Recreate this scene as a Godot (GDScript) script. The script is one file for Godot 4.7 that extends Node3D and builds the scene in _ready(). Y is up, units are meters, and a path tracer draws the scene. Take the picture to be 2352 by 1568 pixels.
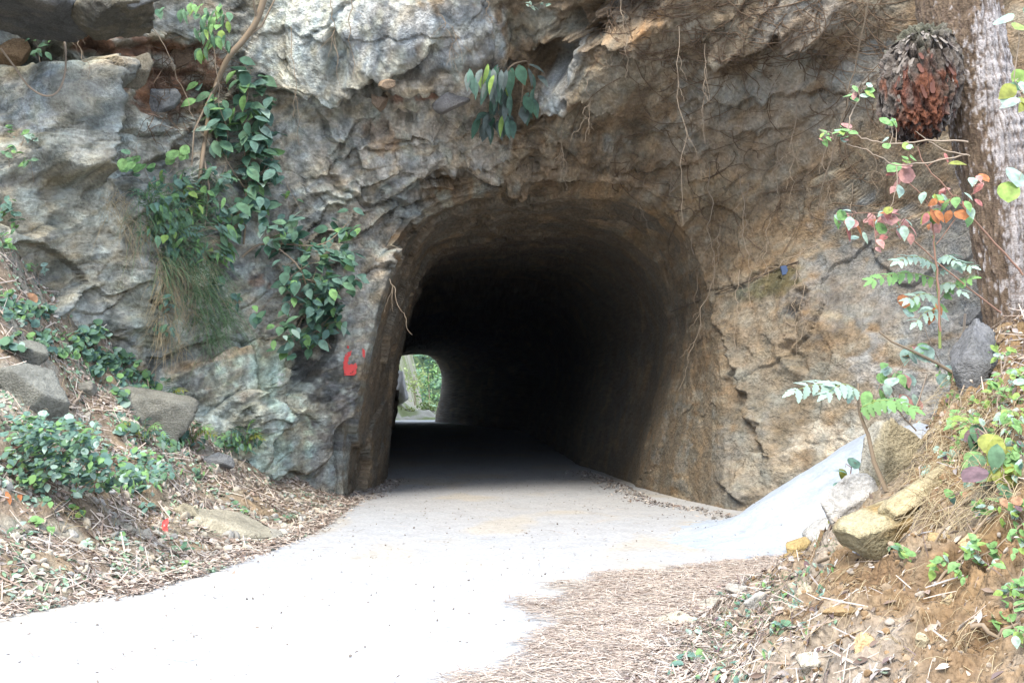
extends Node3D
# A hand-cut road tunnel through a rock hill. World: x right, y up, camera looks along -z; D below means depth = -z in metres.

const F := 3000.0            # focal length in units of a 2352-wide frame
const CAM := Vector3(0, 1.6, 0)
const PITCH := 0.04397       # the camera looks up about 2.5 degrees

var rng := RandomNumberGenerator.new()
var nz := {}                 # noises by name
var M := {}                  # materials
var tex := {}

# ---------------------------------------------------------------- setup
func make_camera_and_light() -> void:
	var cam := Camera3D.new(); cam.name = "camera"
	cam.position = CAM
	cam.rotation = Vector3(PITCH, 0, 0)
	cam.fov = rad_to_deg(2.0 * atan(784.0 / F))
	cam.near = 0.05; cam.far = 4000.0
	add_child(cam); cam.current = true
	var sky_mat := ProceduralSkyMaterial.new()
	sky_mat.sky_top_color = Color(0.80, 0.87, 0.97)
	sky_mat.sky_horizon_color = Color(0.86, 0.90, 0.96)
	sky_mat.sky_curve = 0.3
	sky_mat.ground_horizon_color = Color(0.45, 0.45, 0.42)
	sky_mat.ground_bottom_color = Color(0.35, 0.34, 0.3)
	sky_mat.energy_multiplier = 1.0
	var sky := Sky.new(); sky.sky_material = sky_mat
	var env := Environment.new()
	env.background_mode = Environment.BG_SKY
	env.sky = sky
	env.tonemap_mode = Environment.TONE_MAPPER_LINEAR
	env.tonemap_exposure = 5.0
	env.fog_enabled = true
	env.fog_density = 0.00008
	env.fog_light_color = Color(0.80, 0.88, 0.97)
	env.sdfgi_enabled = true; env.ssao_enabled = true; env.ssil_enabled = true
	var we := WorldEnvironment.new(); we.name = "world_environment"; we.environment = env
	add_child(we)
	var sun := DirectionalLight3D.new(); sun.name = "sun"
	sun.light_energy = 0.5
	sun.light_angular_distance = 28.0
	sun.light_color = Color(1.0, 0.97, 0.92)
	sun.shadow_enabled = true
	sun.rotation_degrees = Vector3(-50, -25, 0)
	add_child(sun)

# ---------------------------------------------------------------- small helpers
func ray(px: float, py: float) -> Vector3:      # direction with z = -1
	var f := Vector3(0, sin(PITCH), -cos(PITCH))
	var u := Vector3(0, cos(PITCH), sin(PITCH))
	var d := f + Vector3((px - 1176.0) / F, 0, 0) + u * ((784.0 - py) / F)
	return d / -d.z
func at(px: float, py: float, D: float) -> Vector3:
	return CAM + ray(px, py) * D
func noise(called: String, freq: float, type := FastNoiseLite.TYPE_SIMPLEX_SMOOTH, octaves := 3, frac := FastNoiseLite.FRACTAL_FBM) -> FastNoiseLite:
	var n := FastNoiseLite.new()
	n.seed = 11 + nz.size() * 7
	n.noise_type = type
	n.frequency = freq
	n.fractal_type = frac if octaves > 1 else FastNoiseLite.FRACTAL_NONE
	n.fractal_octaves = octaves
	nz[called] = n
	return n
func lin(r: float, g: float, b: float) -> Color:   # linear base colour to the sRGB that albedo_color takes
	return Color(r, g, b).linear_to_srgb()
func tag(o: Node, label: String, category := "", group := "", kind := "") -> void:
	if label: o.set_meta("label", label)
	if category: o.set_meta("category", category)
	if group: o.set_meta("group", group)
	if kind: o.set_meta("kind", kind)
var taken := {}
func numbered(called: String) -> String:
	taken[called] = taken.get(called, -1) + 1
	return called if taken[called] == 0 else "%s_%03d" % [called, taken[called]]
func put(called: String, mesh: Mesh, mat: Material, parent: Node = null, pos := Vector3.ZERO) -> MeshInstance3D:
	var o := MeshInstance3D.new()
	o.mesh = mesh
	if mat: o.material_override = mat
	o.position = pos
	if parent == null:
		o.name = numbered(called)
		add_child(o)
	else:
		o.name = called
		parent.add_child(o, true)
	return o
func base(called: String, where: Vector3, label: String, category: String, group := "") -> Node3D:
	var o := Node3D.new()
	o.name = numbered(called)
	o.position = where
	add_child(o)
	tag(o, label, category, group)
	return o
func catmull(pts: Array, t: float) -> Vector3:
	var n := pts.size()
	var i: int = clampi(int(t), 0, n - 2)
	var f := t - i
	var p0: Vector3 = pts[maxi(i - 1, 0)]
	var p1: Vector3 = pts[i]
	var p2: Vector3 = pts[i + 1]
	var p3: Vector3 = pts[mini(i + 2, n - 1)]
	return p1.cubic_interpolate(p2, p0, p3, f)
func smooth(a: float, b: float, x: float) -> float:
	return smoothstep(a, b, x)
func grid_mesh(pos: PackedVector3Array, col: PackedColorArray, rows: int, cols: int, flip := false) -> ArrayMesh:
	# rows x cols grid; normal = d/dcol x d/drow (flip turns it over)
	var nor := PackedVector3Array(); nor.resize(rows * cols)
	for i in rows:
		var a := maxi(i - 1, 0) * cols
		var b := mini(i + 1, rows - 1) * cols
		var r := i * cols
		for j in cols:
			var n := (pos[r + mini(j + 1, cols - 1)] - pos[r + maxi(j - 1, 0)]).cross(pos[b + j] - pos[a + j])
			nor[r + j] = -n.normalized() if flip else n.normalized()
	var idx := PackedInt32Array(); idx.resize((rows - 1) * (cols - 1) * 6)
	var k := 0
	for i in rows - 1:
		for j in cols - 1:
			var a := i * cols + j
			var c := a + cols
			if flip:
				idx[k] = a; idx[k + 1] = a + 1; idx[k + 2] = c
				idx[k + 3] = a + 1; idx[k + 4] = c + 1; idx[k + 5] = c
			else:
				idx[k] = a; idx[k + 1] = c; idx[k + 2] = a + 1
				idx[k + 3] = a + 1; idx[k + 4] = c; idx[k + 5] = c + 1
			k += 6
	var arr := []; arr.resize(Mesh.ARRAY_MAX)
	arr[Mesh.ARRAY_VERTEX] = pos
	arr[Mesh.ARRAY_NORMAL] = nor
	if col.size(): arr[Mesh.ARRAY_COLOR] = col
	arr[Mesh.ARRAY_INDEX] = idx
	var m := ArrayMesh.new()
	m.add_surface_from_arrays(Mesh.PRIMITIVE_TRIANGLES, arr)
	return m

# facetted displacement: every cell of a jittered lattice is a tilted plane
var f_off := PackedVector3Array()
var f_tilt := PackedVector3Array()
var f_val := PackedFloat32Array()
var f_edge := 0.0
var f_cell := 0
var block_tone := 0.0
func facet_tables() -> void:
	rng.seed = 77
	for i in 4096:
		f_off.append(Vector3(rng.randf_range(0.12, 0.88), rng.randf_range(0.12, 0.88), rng.randf_range(0.12, 0.88)))
		f_tilt.append(Vector3(rng.randf_range(-1, 1), rng.randf_range(-1, 1), rng.randf_range(-1, 1)) * 0.5)
		f_val.append(rng.randf_range(-1, 1))
func facet(p: Vector3) -> float:
	var q := p - Vector3(0.5, 0.5, 0.5)
	var ix := floori(q.x)
	var iy := floori(q.y)
	var iz := floori(q.z)
	var d1 := 9.0
	var d2 := 9.0
	var best := 0
	var bv := Vector3.ZERO
	for dx in 2:
		for dy in 2:
			for dz in 2:
				var h := (((ix + dx) * 73856093) ^ ((iy + dy) * 19349663) ^ ((iz + dz) * 83492791)) & 4095
				var v := p - (Vector3(ix + dx, iy + dy, iz + dz) + f_off[h])
				var d := v.length_squared()
				if d < d1:
					d2 = d1; d1 = d; best = h; bv = v
				elif d < d2:
					d2 = d
	f_edge = sqrt(d2) - sqrt(d1)
	f_cell = best
	return f_val[best] * 0.5 + f_tilt[best].dot(bv)

# ---------------------------------------------------------------- textures and materials
func seamless(n: FastNoiseLite, size: int, lo: float, hi: float, gamma := 1.0, tint := Color(1, 1, 1)) -> Image:
	var im := n.get_seamless_image(size, size, false, false, 0.15, true)
	im.convert(Image.FORMAT_RGBA8)
	var data := im.get_data()
	for i in size * size:
		var v := pow(data[i * 4] / 255.0, gamma)
		v = lerpf(lo, hi, v)
		data[i * 4] = clampi(int(v * 255.0 * tint.r), 0, 255)
		data[i * 4 + 1] = clampi(int(v * 255.0 * tint.g), 0, 255)
		data[i * 4 + 2] = clampi(int(v * 255.0 * tint.b), 0, 255)
	return Image.create_from_data(size, size, false, Image.FORMAT_RGBA8, data)
func make_textures() -> void:
	var n := noise("t_grain", 0.035, FastNoiseLite.TYPE_SIMPLEX_SMOOTH, 5)
	n.fractal_gain = 0.7
	tex.grain = ImageTexture.create_from_image(seamless(n, 512, 0.55, 1.0))
	tex.grain_soft = ImageTexture.create_from_image(seamless(n, 512, 0.78, 1.0))
	tex.grain_height = ImageTexture.create_from_image(seamless(n, 512, 0.0, 1.0))
	var c := noise("t_cell", 0.03, FastNoiseLite.TYPE_CELLULAR, 3)
	c.cellular_return_type = FastNoiseLite.RETURN_DISTANCE2_SUB
	tex.crumb = ImageTexture.create_from_image(seamless(c, 512, 0.0, 1.0, 0.6))
	tex.crumb_soft = ImageTexture.create_from_image(seamless(c, 512, 0.6, 1.0, 0.6))
func surface(called: String, scale: float, rough: float, grain: Texture2D, height: Texture2D, depth: float) -> StandardMaterial3D:
	var m := StandardMaterial3D.new()
	m.resource_name = called
	m.vertex_color_use_as_albedo = true
	m.roughness = rough
	m.metallic_specular = 0.3
	m.uv1_triplanar = true; m.uv1_world_triplanar = true
	m.uv1_scale = Vector3.ONE * scale
	if grain: m.albedo_texture = grain
	if height:
		m.heightmap_enabled = true
		m.heightmap_texture = height
		m.heightmap_scale = depth
	M[called] = m
	return m
func flat_mat(called: String, c: Color, rough := 0.8, back := Color.BLACK) -> StandardMaterial3D:
	var m := StandardMaterial3D.new()
	m.resource_name = called
	m.albedo_color = c.linear_to_srgb()
	m.roughness = rough
	m.metallic_specular = 0.4
	if back != Color.BLACK:
		m.backlight_enabled = true
		m.backlight = back.linear_to_srgb()
	M[called] = m
	return m

# ---------------------------------------------------------------- the rock face: base depth, relief and colour over its (x, y)
const MX0 := -9.2
const MY0 := -0.6
const MRES := 0.025
const MW := 720
const MH := 372
var relief := PackedFloat32Array()
var paint := PackedColorArray()
var tps_pts: Array[Vector3] = []     # x, y, D
var tps_w := PackedFloat64Array()
const CW := 120
const CH := 64
var coarse := PackedFloat32Array()

func tps_kernel(r2: float) -> float:
	return 0.0 if r2 < 1e-9 else r2 * log(r2)
func tps_fit() -> void:
	var n := tps_pts.size()
	var m := n + 3
	var A := []
	for i in m:
		var row := PackedFloat64Array(); row.resize(m + 1)
		A.append(row)
	for i in n:
		for j in n:
			var dx := tps_pts[i].x - tps_pts[j].x
			var dy := tps_pts[i].y - tps_pts[j].y
			A[i][j] = tps_kernel(dx * dx + dy * dy) + (0.15 if i == j else 0.0)
		A[i][n] = 1.0; A[i][n + 1] = tps_pts[i].x; A[i][n + 2] = tps_pts[i].y
		A[n][i] = 1.0; A[n + 1][i] = tps_pts[i].x; A[n + 2][i] = tps_pts[i].y
		A[i][m] = tps_pts[i].z
	for c in m:
		var p := c
		for r in range(c + 1, m):
			if absf(A[r][c]) > absf(A[p][c]): p = r
		var tmp = A[c]; A[c] = A[p]; A[p] = tmp
		for r in m:
			if r != c and A[r][c] != 0.0:
				var f: float = A[r][c] / A[c][c]
				for k in range(c, m + 1): A[r][k] -= f * A[c][k]
	tps_w.resize(m)
	for i in m: tps_w[i] = A[i][m] / A[i][i]
func tps(x: float, y: float) -> float:
	var n := tps_pts.size()
	var s: float = tps_w[n] + tps_w[n + 1] * x + tps_w[n + 2] * y
	for i in n:
		var dx := x - tps_pts[i].x
		var dy := y - tps_pts[i].y
		s += tps_w[i] * tps_kernel(dx * dx + dy * dy)
	return s
func face_depth(x: float, y: float) -> float:       # smooth base depth of the cliff
	var u := clampf((x - MX0) / 0.15, 0.0, CW - 1.001)
	var v := clampf((y - MY0) / 0.15, 0.0, CH - 1.001)
	var i := int(u)
	var j := int(v)
	u -= i; v -= j
	var k := j * CW + i
	return lerpf(lerpf(coarse[k], coarse[k + 1], u), lerpf(coarse[k + CW], coarse[k + CW + 1], u), v)
func on_face(px: float, py: float) -> Vector3:      # picture point to a point of the base rock face
	var D := 19.0
	var p := Vector3.ZERO
	for i in 6:
		p = at(px, py, D)
		D = face_depth(p.x, p.y)
	return at(px, py, D)
func map_index(x: float, y: float) -> int:
	return clampi(int((y - MY0) / MRES), 0, MH - 1) * MW + clampi(int((x - MX0) / MRES), 0, MW - 1)

func ledge(px: Array, amp: float, fall: float, groove := 0.05, wide := 0.035, both := false) -> void:
	# A broken edge along a polyline given left to right: the rock above it stands proud by amp and runs out over fall metres
	var pts: Array[Vector2] = []
	for p in px:
		var w := on_face(p[0], p[1])
		pts.append(Vector2(w.x, w.y))
	var box := Rect2(pts[0], Vector2.ZERO)
	for p in pts: box = box.expand(p)
	box = box.grow(fall + 0.15)
	var i0 := clampi(int((box.position.x - MX0) / MRES), 0, MW - 1)
	var i1 := clampi(int((box.end.x - MX0) / MRES), 0, MW - 1)
	var j0 := clampi(int((box.position.y - MY0) / MRES), 0, MH - 1)
	var j1 := clampi(int((box.end.y - MY0) / MRES), 0, MH - 1)
	var wob: FastNoiseLite = nz.wobble
	var n := pts.size()
	for j in range(j0, j1 + 1):
		for i in range(i0, i1 + 1):
			var p := Vector2(MX0 + i * MRES, MY0 + j * MRES)
			p += Vector2(wob.get_noise_2d(p.x * 1.0, p.y), wob.get_noise_2d(p.x + 31.0, p.y - 17.0)) * 0.16
			var best := 99.0
			var side := 1.0
			var along := 0.0
			for k in n - 1:
				var a := pts[k]
				var ab := pts[k + 1] - a
				var t := clampf((p - a).dot(ab) / ab.length_squared(), 0.0, 1.0)
				var d := p.distance_to(a + ab * t)
				if d < best:
					best = d
					side = signf(ab.cross(p - a))
					along = (k + t) / (n - 1)
			if best > fall + 0.1: continue
			var taper := clampf(minf(along, 1.0 - along) * 6.0, 0.0, 1.0)
			var g := -groove * exp(-pow(best / wide, 2.0))
			var h := 0.0
			if side > 0.0 or both:
				h = amp * pow(maxf(0.0, 1.0 - best / fall), 1.3) * smoothstep(0.0, 0.05, best)
			relief[j * MW + i] += (h + g) * taper
func pit(px: float, py: float, rx: float, ry: float, rot: float, depth: float, hard := 0.35) -> void:
	var c := on_face(px, py)
	var k := -c.z / F
	var R := maxf(rx, ry) * k * 1.4
	var cs := cos(rot); var sn := sin(rot)
	for j in range(clampi(int((c.y - R - MY0) / MRES), 0, MH - 1), clampi(int((c.y + R - MY0) / MRES), 0, MH - 1)):
		for i in range(clampi(int((c.x - R - MX0) / MRES), 0, MW - 1), clampi(int((c.x + R - MX0) / MRES), 0, MW - 1)):
			var x := MX0 + i * MRES
			var y := MY0 + j * MRES
			var dx := (x - c.x) / k
			var dy := (y - c.y) / k
			var r: float = Vector2((dx * cs + dy * sn) / rx, (-dx * sn + dy * cs) / ry).length() + nz.wobble.get_noise_2d(x * 1.7, y * 1.7) * 0.35
			relief[j * MW + i] -= depth * (1.0 - smoothstep(1.0 - hard, 1.0 + hard, r))
func daub(px: float, py: float, rx: float, ry: float, rot: float, c: Color, strength := 1.0, rag := 0.9, streak := 0.0) -> void:
	# A patch of other-coloured rock, growth, stain or painted shade with a ragged outline of its own
	var o := on_face(px, py)
	var k := -o.z / F
	var R := maxf(rx, ry) * k * 1.9
	var cs := cos(rot); var sn := sin(rot)
	for j in range(clampi(int((o.y - R - MY0) / MRES), 0, MH - 1), clampi(int((o.y + R - MY0) / MRES), 0, MH - 1)):
		for i in range(clampi(int((o.x - R - MX0) / MRES), 0, MW - 1), clampi(int((o.x + R - MX0) / MRES), 0, MW - 1)):
			var x := MX0 + i * MRES
			var y := MY0 + j * MRES
			var dx := (x - o.x) / k
			var dy := (y - o.y) / k
			var r := Vector2((dx * cs + dy * sn) / rx, (-dx * sn + dy * cs) / ry).length()
			if r > 1.8: continue
			var n: float = nz.rag.get_noise_2d(x, y) + 0.6 * nz.rag_fine.get_noise_2d(x, y)
			if streak > 0.0: n += streak * nz.rag.get_noise_2d(x * 3.5, y * 0.35)
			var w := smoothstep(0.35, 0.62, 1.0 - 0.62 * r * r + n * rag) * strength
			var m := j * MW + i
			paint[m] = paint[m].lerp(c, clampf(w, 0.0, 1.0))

const GREY := Color(0.175, 0.18, 0.175)
const PALE := Color(0.27, 0.285, 0.30)
const TAN := Color(0.25, 0.20, 0.14)
const BROWN := Color(0.155, 0.108, 0.068)
const OCHRE := Color(0.27, 0.16, 0.065)
const LICHEN := Color(0.30, 0.40, 0.35)
const STAIN := Color(0.06, 0.06, 0.062)
const SOIL := Color(0.16, 0.08, 0.048)
const DUST := Color(0.34, 0.31, 0.27)
const UMBER := Color(0.085, 0.065, 0.045)

func make_face_maps() -> void:
	for c in [[0, 620, 16.6], [0, 300, 17.0], [0, 120, 17.3], [0, 0, 16.9], [-300, 300, 15.0], [-300, 900, 14.5], [150, 250, 17.3], [200, 450, 17.5], [150, 620, 17.6],
			[330, 200, 18.6], [350, 350, 18.6], [330, 520, 18.2], [450, 560, 18.8], [300, 720, 18.4], [330, 850, 18.8], [450, 820, 19.3], [520, 700, 19.6], [450, 250, 19.3], [450, 60, 19.0], [600, 120, 19.4], [650, 300, 19.8], [600, 500, 20.0],
			[560, 900, 19.4], [640, 1050, 20.2], [700, 850, 20.3], [760, 1120, 20.8], [720, 650, 20.4], [750, 980, 20.5],
			[800, 50, 18.8], [950, 60, 18.5], [900, 160, 19.4], [1100, 60, 18.6], [1250, 60, 18.9], [750, 250, 20.1], [900, 300, 20.3], [1000, 380, 20.6], [820, 480, 20.6], [1100, 250, 20.0], [1200, 380, 20.4],
			[1270, 220, 19.6], [1400, 60, 18.0], [1400, 200, 18.8], [1420, 350, 20.2], [1600, 60, 17.6], [1650, 200, 18.3], [1650, 380, 19.8], [1600, 500, 20.4],
			[1850, 40, 16.9], [1850, 200, 17.8], [1850, 400, 18.6], [1800, 600, 19.0], [2050, 60, 16.2], [2050, 300, 16.8], [2050, 550, 17.5], [1950, 800, 17.6], [1780, 850, 18.7], [1800, 1050, 18.2], [1950, 1050, 17.4], [2100, 950, 16.6], [2250, 700, 15.8], [2300, 300, 15.0], [2500, 500, 13.8], [2500, 1000, 14.0],
			[1700, 1000, 18.9], [1720, 1200, 18.4], [800, -150, 18.6], [200, -200, 17.5], [1400, -200, 17.2], [2000, -200, 16.0], [2600, -200, 14.0], [-300, -200, 15.5]]:
		var p := at(c[0], c[1], c[2])
		tps_pts.append(Vector3(p.x, p.y, c[2]))
	tps_fit()
	coarse.resize(CW * CH)
	for j in CH:
		for i in CW:
			coarse[j * CW + i] = tps(MX0 + i * 0.15, MY0 + j * 0.15)
	relief.resize(MW * MH); paint.resize(MW * MH)
	# ground colours of the rock: grey on the left, brown iron-stained rock over and right of the mouth
	for j in MH:
		for i in MW:
			var x := MX0 + i * MRES
			var y := MY0 + j * MRES
			var n: float = nz.rag.get_noise_2d(x * 0.45, y * 0.45)
			var m: float = nz.rag.get_noise_2d(x * 0.9 + y * 0.8 + 40.0, (y - x * 0.6) * 2.2)
			var side := x + 1.6 - (y - 4.0) * 0.25 + n * 2.2
			var c := GREY.lerp(BROWN, smoothstep(-0.5, 0.5, side))
			c = c.lerp(TAN, smoothstep(0.12, 0.4, m) * 0.6)
			c = c.lerp(UMBER, smoothstep(0.15, 0.45, -m + n * 0.3) * 0.4)
			paint[j * MW + i] = c
	# --- relief, picture coordinates of a 2352-wide frame
	ledge([[585, 165], [640, 203], [720, 206], [790, 203], [850, 197], [900, 180], [960, 182], [1020, 186], [1080, 178], [1150, 166], [1195, 128]], 0.55, 1.5, 0.16, 0.05)
	ledge([[800, 172], [860, 148], [920, 132], [965, 95], [1010, 78]], 0.22, 0.8, 0.10, 0.03)
	ledge([[1010, 70], [1100, 40], [1160, 48], [1215, 95], [1250, 130]], -0.12, 0.5, 0.06, 0.03)
	ledge([[1195, 100], [1250, 108], [1300, 104], [1330, 82], [1300, 50]], 0.3, 0.5, 0.10, 0.04)
	pit(1268, 140, 42, 34, -0.5, 0.7)
	ledge([[1208, 247], [1260, 250], [1300, 232], [1400, 243], [1470, 262]], 0.22, 0.55, 0.04, 0.03)
	ledge([[1290, 25], [1340, 72], [1420, 105], [1480, 150]], 0.25, 0.6, 0.05, 0.03)
	ledge([[1620, 165], [1660, 143], [1728, 108], [1781, 101], [1835, 125], [1880, 150]], 0.28, 0.6, 0.12, 0.04)
	ledge([[1540, 245], [1650, 240], [1760, 236], [1850, 230], [1950, 233], [2040, 226]], 0.10, 0.35, 0.05, 0.02)
	pit(1375, 412, 72, 16, -0.2, 0.3, 0.25)
	ledge([[1290, 402], [1330, 390], [1390, 394], [1450, 422]], 0.10, 0.25, 0.03, 0.03)
	ledge([[1250, 320], [1330, 345], [1430, 378], [1560, 375], [1660, 360]], 0.10, 0.4, 0.05, 0.03)
	ledge([[1480, 285], [1560, 300], [1640, 290], [1740, 310], [1850, 300]], 0.08, 0.3, 0.05, 0.025)
	ledge([[742, 398], [790, 436], [860, 470], [945, 462], [1010, 440]], 0.20, 0.45, 0.08, 0.04)
	ledge([[720, 452], [760, 457], [815, 462]], 0.14, 0.25, 0.06, 0.03)
	ledge([[750, 398], [800, 350], [850, 332], [905, 338]], 0.15, 0.4, 0.05, 0.03)
	ledge([[900, 345], [990, 325], [1060, 298], [1130, 275]], 0.10, 0.3, 0.05, 0.03)
	ledge([[1030, 270], [1090, 280], [1150, 288], [1240, 300]], 0.10, 0.3, 0.05, 0.03)
	ledge([[830, 275], [900, 262], [960, 255], [1040, 262]], 0.06, 0.3, 0.05, 0.02)
	ledge([[950, 415], [1010, 400], [1090, 372], [1160, 352], [1230, 345]], 0.12, 0.3, 0.05, 0.03)
	ledge([[205, 445], [215, 400], [236, 330], [243, 240], [240, 150]], 0.8, 1.3, 0.10, 0.05)
	ledge([[350, 790], [357, 720], [358, 640], [352, 560]], 0.32, 0.7, 0.05, 0.03)
	ledge([[650, 742], [600, 778], [500, 818], [440, 838], [380, 850]], 0.35, 0.8, 0.03, 0.03)   # right to left: the rock below stands proud
	ledge([[480, 100], [380, 105], [250, 100], [120, 108], [0, 125]], -0.35, 0.5, 0.08, 0.05)
	ledge([[360, 150], [300, 140], [200, 135], [100, 150], [0, 160]], 0.30, 0.7, 0.0, 0.03)
	ledge([[400, 880], [430, 930], [500, 960], [560, 1000]], -0.12, 0.4, 0.05, 0.03)
	ledge([[1640, 690], [1690, 840], [1730, 960], [1762, 1110]], 0.16, 0.5, 0.05, 0.03)
	ledge([[1610, 1060], [1650, 1100], [1690, 1150], [1720, 1175]], 0.18, 0.4, 0.08, 0.04)
	ledge([[1860, 880], [1830, 800], [1850, 700], [1900, 640]], 0.14, 0.5, 0.06, 0.03)
	ledge([[1660, 870], [1700, 860], [1720, 845]], 0.1, 0.2, 0.05, 0.03)
	ledge([[1540, 716], [1600, 690], [1700, 650], [1830, 602]], 0.03, 0.2, 0.05, 0.018)
	ledge([[1100, 460], [1220, 470], [1340, 462], [1440, 470]], -0.10, 0.3, 0.03, 0.03)
	ledge([[1290, 90], [1200, 70], [1080, 66], [980, 88]], 0.04, 0.3, 0.05, 0.02)
	ledge([[700, 100], [740, 60], [800, 10], [840, -40]], 0.06, 0.4, 0.05, 0.02)
	ledge([[590, 90], [650, 60], [720, 70], [790, 110]], 0.06, 0.4, 0.05, 0.02)
	pit(790, 105, 26, 34, 0.0, 0.22)
	pit(265, 330, 26, 110, 0.12, 0.30)
	pit(400, 215, 70, 60, 0.3, 0.30)
	pit(1400, 30, 100, 40, 0.0, 0.35)
	# --- colour, largest first
	daub(150, 320, 190, 230, 0.0, Color(0.20, 0.20, 0.18), 0.8)
	daub(120, 560, 150, 160, 0.4, Color(0.24, 0.225, 0.18), 0.8, 0.9, 0.6)
	daub(60, 250, 60, 80, 0, Color(0.20, 0.23, 0.27), 0.8)
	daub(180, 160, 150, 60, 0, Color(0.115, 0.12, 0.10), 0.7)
	daub(300, 680, 160, 110, 0, Color(0.21, 0.215, 0.20), 0.8)
	daub(450, 680, 120, 120, 0, Color(0.20, 0.22, 0.18), 0.6)
	daub(700, 300, 150, 170, 0.3, Color(0.285, 0.285, 0.275), 0.9)
	daub(800, 30, 250, 120, 0.3, Color(0.31, 0.33, 0.345), 1.0, 0.4)
	daub(700, 80, 130, 120, 0.3, Color(0.28, 0.30, 0.30), 0.9, 0.7)
	daub(980, 50, 170, 80, 0.1, Color(0.22, 0.235, 0.26), 0.9, 0.7)
	daub(990, 152, 190, 34, 0.05, Color(0.09, 0.082, 0.074), 0.95, 0.5)  # shade on the underside of the overhang, painted into the rock colour
	daub(1240, 70, 70, 40, 0, Color(0.135, 0.125, 0.10), 0.8)
	daub(930, 265, 190, 95, 0.15, Color(0.36, 0.345, 0.335), 0.95, 0.7)
	daub(950, 340, 170, 90, 0.4, Color(0.34, 0.32, 0.305), 0.9, 0.7)
	daub(870, 300, 40, 50, 0.2, Color(0.29, 0.20, 0.14), 0.7)
	daub(1090, 300, 110, 70, 0.3, Color(0.29, 0.265, 0.245), 0.85)
	daub(1290, 190, 70, 50, 0.8, Color(0.24, 0.25, 0.265), 0.9, 0.6)
	daub(1420, 170, 110, 50, 0.2, Color(0.21, 0.175, 0.13), 0.8)
	daub(1500, 60, 60, 30, 0.3, Color(0.33, 0.18, 0.07), 0.9)
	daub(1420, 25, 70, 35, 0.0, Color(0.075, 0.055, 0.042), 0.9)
	daub(1700, 60, 300, 80, 0.0, Color(0.165, 0.125, 0.085), 0.7)
	daub(1850, 40, 90, 50, 0.0, Color(0.20, 0.175, 0.16), 0.7)
	daub(1680, 240, 220, 70, 0.1, Color(0.195, 0.18, 0.16), 0.8)
	daub(1950, 220, 130, 70, 0.1, Color(0.18, 0.175, 0.17), 0.8)
	daub(1700, 345, 270, 80, 0.1, Color(0.225, 0.17, 0.12), 0.75)
	daub(1380, 415, 70, 20, -0.2, Color(0.30, 0.15, 0.035), 0.9, 0.5)
	daub(1300, 450, 280, 45, 0.0, Color(0.235, 0.165, 0.10), 0.8)
	daub(1600, 470, 140, 60, 0.1, Color(0.26, 0.165, 0.075), 0.6)
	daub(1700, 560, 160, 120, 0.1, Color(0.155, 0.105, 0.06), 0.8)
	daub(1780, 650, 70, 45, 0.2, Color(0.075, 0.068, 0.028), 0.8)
	daub(2050, 640, 150, 180, 0.0, Color(0.135, 0.13, 0.13), 0.9)
	daub(2050, 900, 120, 120, 0.0, Color(0.21, 0.205, 0.21), 0.9)
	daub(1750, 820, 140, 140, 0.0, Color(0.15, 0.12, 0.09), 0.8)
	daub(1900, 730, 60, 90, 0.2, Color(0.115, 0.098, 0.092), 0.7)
	daub(1800, 950, 190, 140, 0.0, Color(0.155, 0.128, 0.098), 0.85)  # this and the next: colour darkened to offset bounce light from the road
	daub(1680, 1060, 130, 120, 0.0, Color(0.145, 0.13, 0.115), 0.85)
	daub(1850, 1060, 130, 60, 0.3, Color(0.19, 0.16, 0.125), 0.7, 0.9, 0.5)
	daub(1900, 1010, 70, 45, 0.5, DUST, 0.7)
	daub(2100, 760, 90, 130, 0, Color(0.15, 0.15, 0.16), 0.8)
	daub(330, 112, 190, 34, 0.0, SOIL, 1.0, 0.5)
	daub(415, 185, 130, 90, 0.3, SOIL, 1.0, 0.7)
	daub(590, 300, 40, 50, 0, Color(0.12, 0.12, 0.10), 0.5)
	daub(980, 205, 130, 16, 0.08, Color(0.20, 0.085, 0.05), 0.9, 0.4)
	daub(890, 195, 30, 22, 0.08, Color(0.27, 0.20, 0.14), 0.9, 0.4)
	daub(590, 640, 30, 24, 0, SOIL, 0.7)
	daub(600, 960, 190, 200, 0.1, Color(0.235, 0.25, 0.22), 0.95, 0.6)
	daub(590, 880, 80, 70, 0, LICHEN, 0.9, 1.3, 0.7)
	daub(660, 990, 70, 120, 0, LICHEN, 0.9, 1.3, 0.7)
	daub(465, 640, 26, 40, 0, LICHEN, 0.8, 1.2, 0.5)
	daub(740, 880, 60, 110, 0, STAIN, 0.95, 0.8, 0.6)
	daub(760, 1000, 50, 110, 0, Color(0.11, 0.105, 0.11), 0.9, 0.9, 0.6)
	daub(800, 720, 60, 120, 0.2, Color(0.21, 0.205, 0.20), 0.7)
	daub(850, 560, 70, 110, 0.3, Color(0.26, 0.235, 0.21), 0.8)
	daub(720, 1090, 60, 60, 0, Color(0.19, 0.19, 0.185), 0.7)
	daub(480, 830, 90, 16, 0.25, Color(0.33, 0.25, 0.17), 0.8, 0.5)
	daub(560, 620, 60, 20, 0.25, Color(0.08, 0.085, 0.095), 0.8)
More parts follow.
